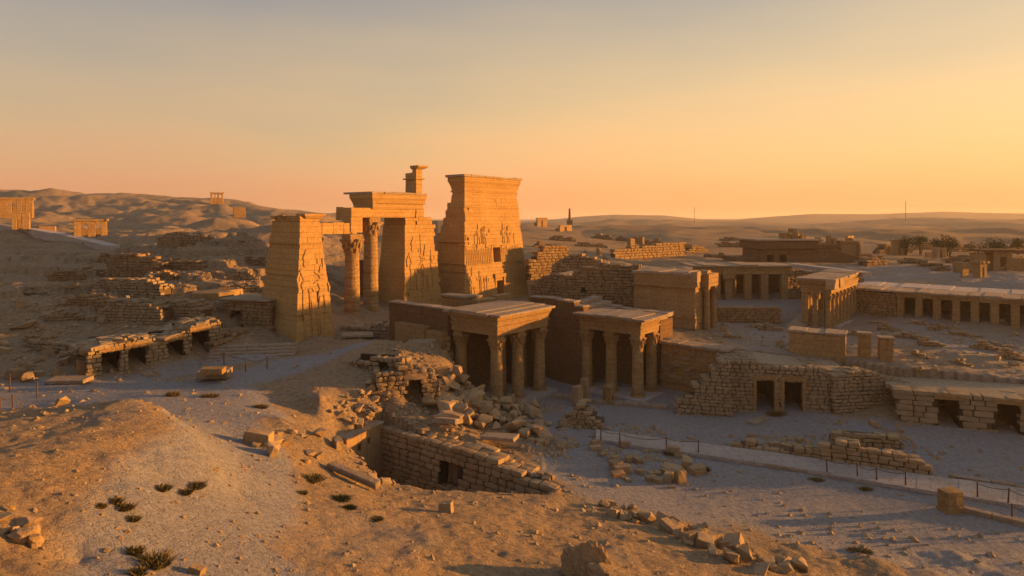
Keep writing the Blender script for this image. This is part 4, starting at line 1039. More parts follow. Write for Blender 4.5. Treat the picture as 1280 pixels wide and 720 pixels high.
# coursed brown walls up the slope
def slopewall(px0,py0,px1,py1,Y0,Y1,h,label,mat_,th=2,prof_=None,rough=.6,ch=.34):
    a=AT(px0,Y0); b_=AT(px1,Y1); z=min(zat(Y0,py0),zat(Y1,py1))
    pf=prof_ or [(0,z+h*.6),(.2,z+h),(.8,z+h*.95),(1,z+h*.6)]
    return masonry('ruined_wall',label,'ruined wall',a,b_,z-.8,pf,th,ch,.8,mat_,rough=rough)
slopewall(133,342,192,345,90,88,3.0,'coursed brown masonry stump half way up the shaded left slope',M['brickstone'])
slopewall(196,343,256,340,92,90,2.2,'long low course of masonry below the sunlit stone wall',M['brickstone'])
slopewall(108,368,200,372,80,78,2.2,'weathered ledge wall crossing the left slope below the coursed stump',M['rubble_grey'])
slopewall(78,386,128,392,74,73,2.0,'reddish broken wall low on the left slope',M['brickstone'])
slopewall(125,400,200,404,70,69,2.4,'broken rubble wall just above the left tomb doorways',M['rubble_grey'],ch=.3)
slopewall(185,396,250,400,72,70.5,2.0,'stepped rubble above the right-hand tomb doorways',M['rubble_grey'])
slopewall(20,440,112,447,65,62,1.3,'low tumbled stone wall left of the tomb doorways',M['rubble_grey'],ch=.3)
slopewall(265,372,330,362,82,84,1.6,'low rubble ledge behind the ruined chamber',M['rubble_grey'])
# the sunlit wall of rounded stones with its dark return
p_=AT(222,101)
dA=(math.cos(R(32)),math.sin(R(32)))
e_=run(p_,dA,276)
T=masonry('stone_wall','sunlit orange wall of rounded stones on the crest of the left slope','stone wall',p_,(p_[0]+dA[0]*e_,p_[1]+dA[1]*e_),zat(101,316),[(0,zat(101,291)),(.6,zat(101,293)),(.9,zat(101,298)),(1,zat(101,303))],1.4,.30,.42,M['rubble'],rough=.9,rnd=.24)
qd=AT(196,104.5)
masonry('stone_wall','dark shaded return of the sunlit wall on the left crest','stone wall',qd,(p_[0]-.1,p_[1]+.1),zat(101,316),[(0,zat(104,297)),(.5,zat(103,291)),(1,zat(101,290))],1.4,.32,.5,M['rubble'],rough=.7)
# ---- far left ruins
def ruin(name,label,px,py,Y,wd,h,ops,ang,mat_,dp=1.2,cap=True,cat='ruin',steps=None):
    p=AT(px,Y); z=zat(Y,py)
    T=thing(name,label,cat,(p[0],p[1],z),ang); mb=MB(); x=0
    for (a,b_,hh) in ops+[(wd,wd,0)]:
        if a>x: 
            s=0 
            tp=h if not steps else steps(x/wd)
            mb.box(x,a,0,dp,-1.2,tp,.05)
        if b_>a: mb.box(a+.003,b_-.003,.02,dp-.02,hh,h-.01,.03)
        x=b_
    mb.build('wall_body',mat_,T,bevel=.06)
    mb=MB(); mb.box(.1,wd-.1,dp*2.4,dp*2.7,-1,h*.5); mb.build('rear_wall',mat_,T)
    if cap: slabs(T,-.3,wd+.3,-.3,dp+.4,h+.01,.4,'x',wd/3,mat_,jit=.15,name='lintel_slab')
    return T
ruin('ruined_gate','sunlit ruined gate with two dark openings beside the far-left road',92,297,128,5.6,3.3,[(1.2,2.4,2.7),(3.7,4.6,2.8)],R(28),M['stone'])
o=ruin('rock_ruin','sunlit two-storey ruin cut by the left edge of the picture, above the road',-30,266,140,10,3.0,[(6.2,7.0,2.0),(8.0,8.7,1.6)],R(30),M['stone'])
ruin('rock_ruin','small sunlit block below the far-left two-storey ruin',14,280,134,3.0,2.4,[(.9,1.7,.8)],R(30),M['stone'],cap=False)
ruin('hilltop_kiosk','tiny open kiosk silhouetted on the left hill crest',263,252,282,5.2,3.7,[(.8,1.6,3.2),(2.1,2.8,3.2),(3.5,4.4,3.2)],R(25),M['stone'],dp=1.0)
ruin('crest_cairn','small cairn on the highest left hilltop ridge',70,243.5,292,4.5,1.8,[],R(10),M['rubble'],cap=False,dp=2)
for k,(px,py,Y,wd,h) in enumerate([(82,300,131,2.2,1.4),(48,288,139,3.0,.9),(292,266,150,2.6,1.3)]):
    lab=['small broken pier just left of the ruined gate','low lit block beside the far-left road','small square block on the lit bank near the hilltop kiosk'][k]
    ruin('ruin_block',lab,px,py,Y,wd,h,[],R(25),M['stone'],cap=False)
# road bank
pts=[(-60,276,150),(0,282,142),(35,287,136),(70,293,130),(105,301,122),(132,308,114)]
mb=MB(); pr=[]
for i,(px,py,Y) in enumerate(pts):
    x,y=AT(px,Y); z=zat(Y,py); 
    pr.append((Vector((x,y,z)),))
for i in range(len(pr)-1):
    a,b_=pr[i][0],pr[i+1][0]; n=Vector((-(b_.y-a.y),b_.x-a.x,0)).normalized()*2.3
    q=[a,b_,b_+n,a+n]; mb.hexa([(v.x,v.y,v.z-1.6) for v in q]+[(v.x,v.y,v.z+.15) for v in q])
o=mb.build('road',M['paving']); o['kind']='structure'
# ================================================================ BEHIND THE TEMPLE
def mwall(px0,px1,Y0,Y1,zb,pf,label,mat_,th=1.8,name='ruined_wall',ch=.4,sl_=.9,rough=.7,op=(),cat='ruined wall'):
    a=AT(px0,Y0); b_=AT(px1,Y1); L_=math.hypot(b_[0]-a[0],b_[1]-a[1]); d=((b_[0]-a[0])/L_,(b_[1]-a[1])/L_)
    oo=[(run(a,d,x0),run(a,d,x1),z0_,z1_) for x0,x1,z0_,z1_ in op]
    return masonry(name,label,cat,a,b_,zb,pf,th,ch,sl_,mat_,rough=rough,op=oo)
mwall(700,798,90,87,5.0,[(0,10.4),(.2,11.6),(.5,12.5),(1,12.6)],'brown coursed ruin wall running up to the plain block',M['brickstone'],op=[(727,731,8.6,9.4),(748,752,7.6,8.3)])
mwall(662,712,96,92,5.0,[(0,9.2),(.3,10.5),(.7,11),(1,10.6)],'dark rubble mass right of the great pylon',M['brickstone'],th=4)
mwall(690,760,104,102,7.0,[(0,11.5),(.3,13.2),(.6,13.0),(1,11.8)],'rubble-topped wall behind the brown coursed ruin',M['rubble'],th=3,rough=1.2)
a=AT(664,112); 
T=masonry('sunlit_wall','sloping orange sunlit wall just right of the great pylon','wall',a,(a[0]+8*.866,a[1]+8*.5),8,[(0,11.4),(.35,13.8),(.7,14.2),(1,13.4)],2,.5,1.2,M['stone'],rough=.3)
a=AT(769,140); d_=(math.cos(R(34)),math.sin(R(34))); e_=run(a,d_,856)
T=masonry('sunlit_enclosure','long orange sunlit enclosure wall in the middle distance with a broken right end','enclosure wall',a,(a[0]+d_[0]*e_,a[1]+d_[1]*e_),7.5,[(0,12.0),(.3,12.4),(.6,13.0),(1,13.2)],1.6,.55,1.2,M['stone'],rough=.5)
for px,wd,h,Y,lab in ((788,1.7,14.2,146,'broad sunlit pillar rising behind the sunlit enclosure wall'),(803,.8,14.5,149,'slim sunlit pillar rising behind the sunlit enclosure wall'),(749,1.2,12.4,137,'small pointed sunlit stone left of the sunlit enclosure wall')):
    p_=AT(px,Y); o=MB(); o.hexa([(0,0,7),(wd,0,7),(wd,1.2,7),(0,1.2,7),(.08,.05,h),(wd*(.9 if px!=749 else .5),.05,h-.1),(wd*(.9 if px!=749 else .5),1.1,h),(.08,1.1,h)])
    o=o.build('pillar',M['stone'],None,(p_[0],p_[1],0),R(34),bevel=.06); tag(o,lab,'pillar')
# ---- mastaba-like hill temple
p_=AT(952,134)
T=thing('hill_temple','broad flat-topped brown masonry platform in the distance with two dark windows','platform ruin',(p_[0],p_[1],0),R(4))
def seclist(mb,secs):
    for (x0,x1,y0,y1,za,zb0,zb1,i) in secs:
        mb.hexa([(x0,y0,za),(x1,y0,za),(x1,y1,za),(x0,y1,za),(x0+i,y0+i,zb0),(x1,y0+i,zb1),(x1,y1,zb1),(x0+i,y1,zb0)])
mb=MB(); 
ww=[(1.2,2.6),(3.9,5.4)]
x=-.2
for (a_,b_) in ww+[(8.6,8.6)]:
    mb.box(x,a_,0,9,8,12.4); 
    if b_>a_: mb.box(a_+.003,b_-.003,.0,9,11.2,12.39); mb.box(a_+.003,b_-.003,.01,9,8,9.7); mb.box(a_+.003,b_-.003,3.5,9,9.7,11.2)
    x=b_
mb.box(8.6,16,.1,9,8,12.38); seclist(mb,[(16.003,27,.2,9,7.5,12.38,8.8,0)]); mb.box(-5,-.3,.6,8,8,10.6,.2)
mb.build('platform_body',M['stone_dark'],T,bevel=.08)
mb=MB(); mb.box(-.9,12.2,-.5,9,12.42,14.0,.05); mb.box(12.22,17.5,.4,9,12.42,13.4,.1); mb.build('upper_tier',M['stone_dark'],T,bevel=.08)
mb=MB(); mb.box(-1.4,13,-.8,9.3,14.01,14.5,.08); mb.build('top_slab',M['slab'],T,bevel=.08)
rr=random.Random(3)
mb=MB(); mb.box(6.2,8.0,3,5,14.4,15.6,.1); mb.box(8.2,9.4,3,5,14.4,16.6,.1); mb.box(9.2,11.4,3.2,5,14.4,15.2,.1)
for k in range(14):
    x=6.3+rr.random()*4.6; mb.rbox((x,3+rr.random()*2,14.6+rr.random()*.9),(.9,.9,.7),rr.random(),.12,.2)
mb.build('broken_parapet',M['stone'],T,bevel=.05)
for x,h in ((13.2,14.8),(15.6,15.2),(16.8,14.6),(20.5,14.6)):
    mb=MB(); mb.box(x,x+.8,2,3,12,h,.1); mb.build('parapet_stub',M['stone'],T,bevel=.05)
mb=MB()
mb.box(18.6,22.2,2,6,10,13.6,.1); mb.box(18.4,22.5,1.8,6.2,13.61,14.0,.1); mb.box(22.0,22.4,1,2,9,13.6,.05)
mb.build('corner_chamber',M['stone'],T,bevel=.05)
# ---- far right ruins
p_=AT(1204,112)
T=thing('distant_temple','far-right ruined temple with a tall doorway beyond the long pale roof','ruined temple',(p_[0],p_[1],0),R(-3))
mb=MB(); 
mb.box(0,1.6,0,3,8,12.2,.06); mb.box(1.61,2.4,.3,3,8,11.4,.06); mb.box(2.9,4.2,.5,3,8,14.6,.04); mb.box(4.2,5.4,1.2,3,8,14.0,.04); mb.box(5.4,6.6,.4,3,8,15.0,.04); mb.box(7.6,8.6,.4,3,8,15.0,.04); mb.box(6.603,7.597,.42,3,13.6,14.99)
mb.box(8.61,14,.6,3,8,13.4,.04); mb.v=[(x,y,8.8+(z-8.8)*.68) for x,y,z in mb.v]; mb.build('wall_body',M['stone'],T,bevel=.06)
mb=MB(); mb.box(2.6,9,-.1,3.3,15.02,15.6,.06); mb.box(8.4,15,2.0,6,14.4,15.3,.05); mb.v=[(x,y,8.8+(z-8.8)*.68) for x,y,z in mb.v]; mb.build('roof_slab',M['stone_dark'],T,bevel=.06)
mb=MB(); mb.box(8.7,11.2,.35,.6,8,9.6); mb.box(11.0,11.6,.5,.61,10.6,11.6); mb.v=[(x,y,8.8+(z-8.8)*.68) for x,y,z in mb.v]; mb.build('dark_wall_panel',M['core'],T)  # solid near-black panels on the wall face, no opening cut
for k,(px,Y,wd,h,lab) in enumerate([(1117,165,3.6,3.6,'small distant house-like ruin at the foot of the far palms'),(1170,150,3.0,2.4,'low reddish ruin among the distant bushes'),(1225,104,1.6,2.2,'broken pier in front of the far-right ruined temple'),(1300,120,5,4,'plain wall right of the far-right ruined temple'),(672,330,6,4,'tiny distant block on the plain right of the great pylon'),(700,300,8,3,'low distant ruin left of the tall chimney'),(1060,240,7,2.5,'distant low ruin between the platform ruin and the palms')]):
    p_=AT(px,Y); ruin('ruin_block',lab,px,HY+(CZ-H(*p_))*F/Y,Y,wd,h,[(wd*.35,wd*.55,h*.7)],R(5+7*k),M['stone'] if k!=1 else M['brickstone'],cap=(k%2==0))
# chimney and mast
p_=AT(712,420); z=H(*p_)
o=MB(); o.box(-4.5,4.5,-3,3,-2,2.6); o.box(-1.6,1.6,-1.6,1.6,3.6,7.5); o.lathe(0,0,[(.9,7.4),(.7,12),(.6,15)],12); o=o.build('chimney',M['red'],None,(p_[0],p_[1],z),R(10)); tag(o,'tall slim chimney on the far plain right of the great pylon','chimney')
p_=AT(1132,900); z=H(*p_)
hm=43-z; o=MB(); o.tube([(0,0,0),(0,0,hm)],.4); o.tube([(-1,0,hm*.4),(1,0,hm*.4)],.3); o.tube([(-.8,0,hm*.7),(.8,0,hm*.7)],.3); o=o.build('radio_mast',M['wood'],None,(p_[0],p_[1],z)); tag(o,'thin mast standing on the skyline ridge at the right','mast')
p_=AT(868,900); z=H(*p_)
o=MB(); o.tube([(0,0,0),(0,0,34-z)],.3); o=o.build('radio_mast',M['wood'],None,(p_[0],p_[1],z)); tag(o,'faint thin mast on the skyline right of the great pylon','mast')
# ---- palms and bushes
def leafclump(mb,c,r,n,s,rnd,flat=.7):
    for _ in range(n):
        u=Vector((rnd.gauss(0,1),rnd.gauss(0,1),rnd.gauss(0,1))).normalized()*(rnd.random()**.4)*r
        p=Vector(c)+Vector((u.x,u.y,u.z*flat)); a=Vector((rnd.gauss(0,1),rnd.gauss(0,1),rnd.gauss(0,.6))).normalized()*s; b_=Vector((rnd.gauss(0,1),rnd.gauss(0,1),rnd.gauss(0,.6))).normalized()*s*.6
        mb.add([tuple(p-a),tuple(p+b_),tuple(p+a),tuple(p-b_)],[(0,1,2,3)])
def palm(px,Y,h,label,seed):
    rnd=random.Random(seed); p_=AT(px,Y); z=H(*p_)
    T=thing('palm_tree',label,'palm tree',(p_[0],p_[1],z-.3),rnd.random()*6,'distant palms')
    mb=MB(); mb.lathe(0,0,[(.34,0),(.26,.5),(.22,h*.5),(.2,h)],8); mb.build('trunk',M['wood'],T)
    mb=MB()
    for k in range(80):
        a=rnd.random()*6.28; e=rnd.uniform(-.5,1.3); l=rnd.uniform(2.0,3.0); prev=Vector((0,0,h)); d=Vector((math.cos(a)*math.cos(e),math.sin(a)*math.cos(e),math.sin(e)))
        sd_=Vector((-math.sin(a),math.cos(a),0))
        for q in range(4):
            nx=prev+d*l/4; w0=.5*(1-abs(q-1.5)/3); w1=.5*(1-abs(q-.5)/3) if q<3 else .05
            mb.add([tuple(prev-sd_*w0),tuple(prev+sd_*w0),tuple(nx+sd_*w1-Vector((0,0,.1))),tuple(nx-sd_*w1-Vector((0,0,.1)))],[(0,1,2,3)]); prev=nx; d=(d+Vector((0,0,-.30))).normalized()
    mb.build('crown',M['leaf'],T)

def bush(px,Y,wd,h,label,seed):
    rnd=random.Random(seed); p_=AT(px,Y); z=H(*p_)
    T=thing('bushy_tree',label,'tree',(p_[0],p_[1],z-.3),0)
    mb=MB(); 
    for k in range(4): mb.tube([(rnd.uniform(-.3,.3),0,0),(rnd.uniform(-wd/4,wd/4),rnd.uniform(-.5,.5),h*.6)],.12)
    mb.build('trunk',M['wood'],T)
    mb=MB()
    for k in range(16): leafclump(mb,(rnd.uniform(-wd/2,wd/2)*.8,rnd.uniform(-1,1),h*rnd.uniform(.5,.85)),rnd.uniform(.7,1.1)*h*.27,60,.2,rnd)
    mb.build('crown',M['leaf'],T)
bush(1132,165,3.6,5.4,'leftmost dark tree of the distant row, beside the house-like ruin',1)
bush(1174,160,3.8,5.2,'dark tree with a broad crown touching the round bush',3)
bush(1150,170,3.4,5.6,'second dark tree from the left in the distant row, compact and upright',2)
bush(1186,160,5,5.8,'round dark tree right beside the palm with the broad crown',5)
bush(1231,150,9,5.4,'wide dark clump of trees on the right skyline',6)
bush(1251,151,3.4,4.6,'small tree at the right end of the wide dark clump',7)
bush(1272,170,1.6,5.2,'single slender dark tree near the right edge of the skyline',8)
# ================================================================ PIT AND CENTRE
pa=(-10.75,53.05); pb=(3.2,42.85)
T=masonry('pit_wall','long coursed stone wall of the sunken pit in the centre foreground','pit wall',pa,pb,-2.9,[(0,1.85),(.3,1.75),(.6,1.55),(.75,1.3),(.9,.95),(1,.5)],1.5,.46,.95,M['rubble'],rough=.55,j=.05,rnd=.2,op=[(6.4,8.1,-1.6,.1)],niche=False,core=True)
a=(-12.75,49.3); b_=(-10.75,53.3)
T=thing('pit_side_wall','smooth plastered end wall of the sunken pit with two small holes','pit wall',(a[0],a[1],0),math.atan2(b_[1]-a[1],b_[0]-a[0]))
Lp=math.hypot(b_[0]-a[0],b_[1]-a[1]); mb=MB(); 
for x0,x1 in ((0,1.3),(1.75,2.5),(2.9,Lp)): mb.box(x0,x1,0,.9,-2.7,1.9)
mb.box(1.303,1.747,.01,.9,-2.7,.5); mb.box(1.303,1.747,.01,.9,1.05,1.89); mb.box(2.503,2.897,.01,.9,-2.7,.7); mb.box(2.503,2.897,.01,.9,1.2,1.89)
mb.box(1.3,2.9,.6,.9,-2,1.8) if False else None
mb.build('wall_body',M['plaster'],T,bevel=.03)
mb=MB(); mb.box(-.1,Lp,-.15,1.05,1.91,2.06,.04); mb.build('coping',M['slab'],T,bevel=.03)
# cave-like arch beside the rubble
q=G(508,500,3.0); 
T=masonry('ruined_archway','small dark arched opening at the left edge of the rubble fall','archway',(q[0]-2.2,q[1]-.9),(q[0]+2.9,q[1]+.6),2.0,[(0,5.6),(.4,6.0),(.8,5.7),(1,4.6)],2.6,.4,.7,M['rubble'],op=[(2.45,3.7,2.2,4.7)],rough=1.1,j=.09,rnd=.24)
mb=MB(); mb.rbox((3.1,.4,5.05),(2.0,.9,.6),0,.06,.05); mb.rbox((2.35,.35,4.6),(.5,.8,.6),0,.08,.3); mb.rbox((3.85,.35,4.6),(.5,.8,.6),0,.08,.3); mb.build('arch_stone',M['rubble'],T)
# cliff face beside kiosk with lit patch of plaster
T=masonry('packed_bank','ochre cut face of packed earth and stone left of the nearer kiosk','earth face',AT(530,65.6),(AT(563,67.2)[0],67.2),1.0,[(0,5.6),(.5,6.3),(1,6.8)],3.5,.5,1.0,M['plaster'],rough=1.0,j=.1)
# small tunnels under the gateway platform
T=masonry('tunnel_mouths','two small dark tunnel mouths low in the bank below the gateway','tunnel mouths',G(436,463,5.0),G(502,468,5.0),4.4,[(0,6.0),(.4,6.4),(.7,6.4),(1,6.2)],1.1,.36,.6,M['rubble_grey'],op=[(.95,2.0,4.5,5.75),(3.1,3.9,4.6,5.8)],rough=1.0,j=.09,rnd=.22)
mwall(420,520,76.5,74.5,4.4,[(0,5.9),(.4,6.3),(1,6.6)],'long rough footing wall below the gateway columns',M['rubble_grey'],th=3,name='footing_wall',cat='footing wall')
quad=thing('leaning_slab','pale slab leaning beside the gateway footing','stone slab',(*AT(428,73),5.2),R(15)); mb=MB(); mb.box(0,3.5,0,2,0,.35,.08); mb.build('slab_body',M['slab'],quad,bevel=.05)
# ================================================================ WALKWAY, FENCES
WT=[(745,539),(800,547),(870,556),(960,567),(1060,582),(1180,600),(1290,614),(1450,638)]
WB=[(745,551),(800,561),(870,570),(960,583),(1060,600),(1180,620),(1290,637),(1450,663)]
mb=MB()
for i in range(len(WT)-1):
    n=max(1,int((WT[i+1][0]-WT[i][0])/16))
    for k in range(n):
        t0=k/n;t1=(k+1)/n-.006/n
        f=lambda A,t:(A[i][0]+(A[i+1][0]-A[i][0])*t,A[i][1]+(A[i+1][1]-A[i][1])*t)
        a,b_,c_,d_=G(*f(WB,t0)),G(*f(WB,t1)),G(*f(WT,t1)),G(*f(WT,t0)); h=.2+random.uniform(-.015,.015)
        mb.hexa([(*a,-.3),(*b_,-.3),(*c_,-.3),(*d_,-.3),(*a,h),(*b_,h),(*c_,h),(*d_,h)])
o=mb.build('walkway',M['paving'],bevel=.02); o['kind']='structure'
def fence(pts,label,hp=.95,z=.2,rail=True,thick=.05):
    T=thing('rope_fence',label,'rope fence',(pts[0][0],pts[0][1],z)); o=pts[0]; P=[]
    for (x,y,zz) in pts:
        l=(random.uniform(-.05,.05),random.uniform(-.05,.05)); h=hp*random.uniform(.9,1.08)
        mb=MB(); mb.tube([(x-o[0],y-o[1],zz-z-.2),(x-o[0]+l[0],y-o[1]+l[1],zz-z+h)],thick,8); mb.build('post',M['wood'],T); P.append((x-o[0]+l[0],y-o[1]+l[1],zz-z+h*.9))
    for k,(a,b_) in enumerate(zip(P[:-1],P[1:])):
        q=[]
        for s in range(9):
            t=s/8; q.append((a[0]+(b_[0]-a[0])*t,a[1]+(b_[1]-a[1])*t,a[2]+(b_[2]-a[2])*t-.25*4*t*(1-t)*(.5+.5*(k%2))))
        mb=MB(); mb.tube(q,.022,6); mb.build('rope',M['rope'],T)
    return T
def fpts(l,z=.2): return [(*G(px,py,z),z) for px,py in l]
fence(fpts([(751,549),(775,555),(833,561),(873,566)]),'rope fence along the near side of the pale walkway, its left stretch')
fence(fpts([(1034,590),(1072,595),(1096,600),(1132,606)]),'sagging rope fence on the walkway below the masonry ruin')
fence(fpts([(1222,621),(1260,628),(1300,634)],.2),'rope fence at the right end of the walkway')
fence(fpts([(1265,650),(1310,668)],.0),'lone fence post in the gravel at the right edge')
zl=lambda l:[(*G(px,py,4.8),4.75) for px,py in l]
fence(zl([(280,455),(307,464),(334,462)]),'low fence beside the steps of the nearest temple tower',z=4.75,hp=1.2)
fence(zl([(12,488),(46,496)]),'short fence left of the tomb doorways',z=4.75,hp=1.3)
fence(zl([(0,518),(16,513)]),'fence stump at the left edge behind the lit mound',z=4.75,hp=1.2)
# kerb on the lower right
def kerb(pts,label,z=0,h=.3,w_=.5,mat_='slab'):
    p0=G(*pts[0],z); T=thing('kerb',label,'kerb',(p0[0],p0[1],z)); mb=MB()
    for a,b_ in zip(pts[:-1],pts[1:]):
        A=G(*a,z);B=G(*b_,z); L_=math.hypot(B[0]-A[0],B[1]-A[1]); n=max(1,int(L_/1.3)); d=((B[0]-A[0])/L_,(B[1]-A[1])/L_)
        for k in range(n):
            s0=L_*k/n; s1=L_*(k+1)/n-.05; q=[(A[0]+d[0]*s-p0[0],A[1]+d[1]*s-p0[1]) for s in (s0,s1)]; nn=(-d[1]*w_,d[0]*w_); hh=h*random.uniform(.8,1.1)
            c=[q[0],q[1],(q[1][0]+nn[0],q[1][1]+nn[1]),(q[0][0]+nn[0],q[0][1]+nn[1])]; mb.hexa([(x,y,-.2) for x,y in c]+[(x,y,hh) for x,y in c])
    return mb.build('kerb_stone',M[mat_],T,bevel=.05)
kerb([(1200,640),(1240,650),(1300,664)],'low stone kerb at the lower right beside the standing block')
kerb([(1186,598),(1240,607),(1300,617)],'pale kerb on the far side of the walkway at the right')
kerb([(945,533),(975,520)],'pale stone edging running back towards the two black doorways',h=.35,w_=.9)
kerb([(960,584),(1040,596)],'thin kerb along the near edge of the walkway',h=.22,w_=.25)
# standing block
q=G(1188,638,0); o=MB(); o.rbox((0,0,.62),(1.15,.95,1.45),0,.015,.02,.06); o.rbox((0,0,.0),(1.25,1.05,.3),0,.03,.02,.1); o=o.build('standing_block',M['stone'],None,(q[0],q[1],0),R(8)); tag(o,'upright squared block standing alone at the lower right','stone block')
# low masonry ruin right of centre
def ruin2(x0,y0,x1,y1,pf,label,mat_='rubble',th=1.0,ch=.34,sl_=.75,z=0,rough=.8):
    return masonry('low_ruin',label,'low ruin',G(x0,y0,z),G(x1,y1,z),-.3+z,pf,th,ch,sl_,M[mat_],rough=rough,core=True)
ruin2(1028,577,1166,597,[(0,1.5),(.3,1.9),(.45,1.5),(.7,1.4),(.9,1.1),(1,.4)],'front wall of the low masonry ruin beyond the walkway','rubble')
ruin2(1040,556,1130,562,[(0,.9),(.2,1.3),(.7,1.2),(1,.7)],'rear wall of the low masonry ruin beyond the walkway','rubble')
ruin2(915,560,1036,577,[(0,.6),(.2,.9),(.4,.5),(.7,.9),(1,1.1)],'low straggling wall continuing left from the masonry ruin','rubble')
ruin2(702,531,750,536,[(0,.4),(.3,1.1),(.45,1.9),(.6,1.5),(1,.6)],'pyramid-like stack of stones between the two kiosks','rubble',th=2.4,ch=.25,sl_=.6)
ruin2(610,549,682,562,[(0,.8),(.5,1.2),(1,.8)],'small block wall just right of the rubble fall','rubble',th=1.2,ch=.5,sl_=1.0)
ruin2(600,516,632,526,[(0,.9),(.5,1.3),(1,1.0)],'low stones packed round the foot of the nearer kiosk columns','rubble_grey',th=1,ch=.4,sl_=.7)
# ================================================================ LOOSE STONES
rnd=random.Random(11)
def scatter(poly,n,s0,s1,label,group,kind='mix',sink=.25,tilt=.35,pw=2.0,zlift=None):
    xs=[p[0] for p in poly]; ys=[p[1] for p in poly]; c=0; tries=0
    while c<n and tries<n*20:
        tries+=1; px=rnd.uniform(min(xs),max(xs)); py=rnd.uniform(min(ys),max(ys))
        if not bool(inpoly(np.array([px]),np.array([py]),poly)[0]): continue
        g=ground_at(px,py)
        if not g: continue
        s=s0+(s1-s0)*rnd.random()**pw
        k='rock' if kind=='rock' or (kind=='mix' and rnd.random()<.55) else 'block'
        random.seed(rnd.randint(0,1<<30))
        stone(g[0],g[1],s,label,group,k,sink=sink,tilt=tilt,z=None if zlift is None else H(*g)+rnd.random()*zlift); c+=1
scatter([(538,474),(568,466),(600,492),(650,505),(690,520),(680,548),(600,535),(545,532),(534,510)],135,.55,1.9,'worn boulder in the rubble fall at the foot of the nearer kiosk','boulders in the rubble fall','rock',sink=.28,zlift=.5,pw=1.4)
k_=0
for (px0,py0,wd,Y) in [(150,372,40,80),(60,352,46,88),(20,372,40,80),(100,342,30,93),(210,372,36,80),(250,395,22,72),(285,352,36,88),(300,332,34,97),(160,322,40,104),(280,318,40,104),(60,400,44,70),(140,388,30,74),(228,420,22,68),(20,420,50,66),(100,418,26,66),(196,360,20,85),(316,362,22,84),(120,330,26,99)]:
    a=AT(px0,Y); b_=AT(px0+wd,Y+random.uniform(-2.5,2.5)); z=min(H(*a),H(*b_)); hh=random.uniform(.7,2.0)
    masonry('broken_wall','low broken stub of brown masonry among the ruins of the shaded left slope','broken wall',a,b_,z-.5,[(0,z+hh*.4),(.2,z+hh),(.55,z+hh*.7),(.7,z+hh*.95),(1,z+hh*.3)],1.0,.3,.7,M['brickstone' if k_%2 else 'rubble_grey'],rough=1.1,group='wall stubs of the left slope'); k_+=1
for (px0,py0,wd,Y) in [(930,0,26,82),(1130,0,44,84),(1180,0,50,77),(1235,0,36,72),(1150,0,30,70),(1060,0,24,76),(905,0,22,74),(1240,0,40,83),(1100,0,26,80),(1120,0,40,74),(1200,0,30,88),(1165,0,36,80),(1250,0,30,66),(1190,0,24,64),(1090,0,20,86),(1215,0,44,70),(1140,0,22,66),(950,0,26,79),(1270,0,30,76)]:
    a=AT(px0,Y); b_=AT(px0+wd,Y-random.uniform(0,1.5)); z=min(H(*a),H(*b_)); hh=random.uniform(.35,1.25)
    masonry('broken_wall','knee-high remnant of a stone wall on the open right-hand terrace','broken wall',a,b_,z-.4,[(0,z+hh*.5),(.3,z+hh),(.6,z+hh*.6),(1,z+hh*.4)],.8,.25,.7,M['rubble'],rough=1.0,group='wall remnants of the right terrace')
for (px0,wd,Y,hh) in [(1010,40,150,1.6),(1080,30,140,1.8),(1150,34,125,1.4),(1190,26,135,2.2),(880,30,150,1.3),(1120,20,180,2.6),(1240,50,125,1.2),(1000,50,200,2.0),(720,40,170,2.0),(830,36,190,1.8),(770,30,230,2.6),(900,50,240,2.2),(670,26,150,2.0),(1265,40,180,3.0),(1085,26,128,2.2),(1130,30,134,1.6),(1165,22,118,1.6),(1215,30,122,2.0),(1250,26,112,1.6),(1100,30,170,2.8),(1145,36,200,3.2),(1190,30,190,3.0),(1030,26,175,2.4),(900,30,200,2.6),(860,24,165,2.0),(790,40,210,3.0),(690,30,190,2.4),(740,26,230,3.2)]:
    a=AT(px0,Y); b_=AT(px0+wd,Y+random.uniform(-3,3)); z=min(H(*a),H(*b_))
    masonry('broken_wall','far low ruin wall scattered on the plain beyond the temple','broken wall',a,b_,z-.6,[(0,z+hh*.5),(.25,z+hh),(.6,z+hh*.6),(.8,z+hh*.9),(1,z+hh*.3)],2.4,.5,1.4,M['brickstone' if wd%4 else 'stone'],rough=1.0,group='ruins on the far plain')
scatter([(0,430),(100,440),(112,470),(30,480),(0,462)],34,.5,1.3,'grey tumbled stone left of the tomb doorways','stones left of the tomb doorways','mix')
scatter([(20,360),(190,350),(330,355),(320,400),(200,420),(60,430),(10,400)],60,.5,1.5,'loose stone strewn on the shaded left slope','stones on the left slope','mix')
scatter([(735,634),(770,630),(880,665),(960,700),(1010,712),(1005,720),(930,708),(850,678),(760,645)],60,.6,1.3,'tumbled stone in the row edging the mound along the court','row of stones edging the mound','mix',sink=.15)
scatter([(690,556),(740,552),(800,556),(862,572),(880,600),(850,615),(790,605),(760,590),(700,580)],40,.45,1.25,'cut stone in the scatter in front of the walkway','scattered stones in front of the walkway','block',sink=.2,tilt=.12)
scatter([(400,512),(455,480),(498,472),(500,500),(490,530),(430,528)],40,.4,1.2,'rubble on the sunlit bank left of the dark arch','rubble on the sunlit bank','rock')
scatter([(430,545),(462,556),(485,590),(465,600),(440,570)],18,.4,.8,'stone in the ridge of rubble beside the sunken pit','rubble ridge beside the pit','rock',sink=.1)
scatter([(305,548),(350,540),(420,545),(430,575),(400,585),(330,575)],16,.5,1.3,'half-buried stone on the slope left of the sunken pit','stones left of the pit','mix')
scatter([(685,528),(790,522),(795,536),(700,545)],14,.35,.8,'small stone near the pyramid-like stack between the kiosks','stones near the stack','mix')
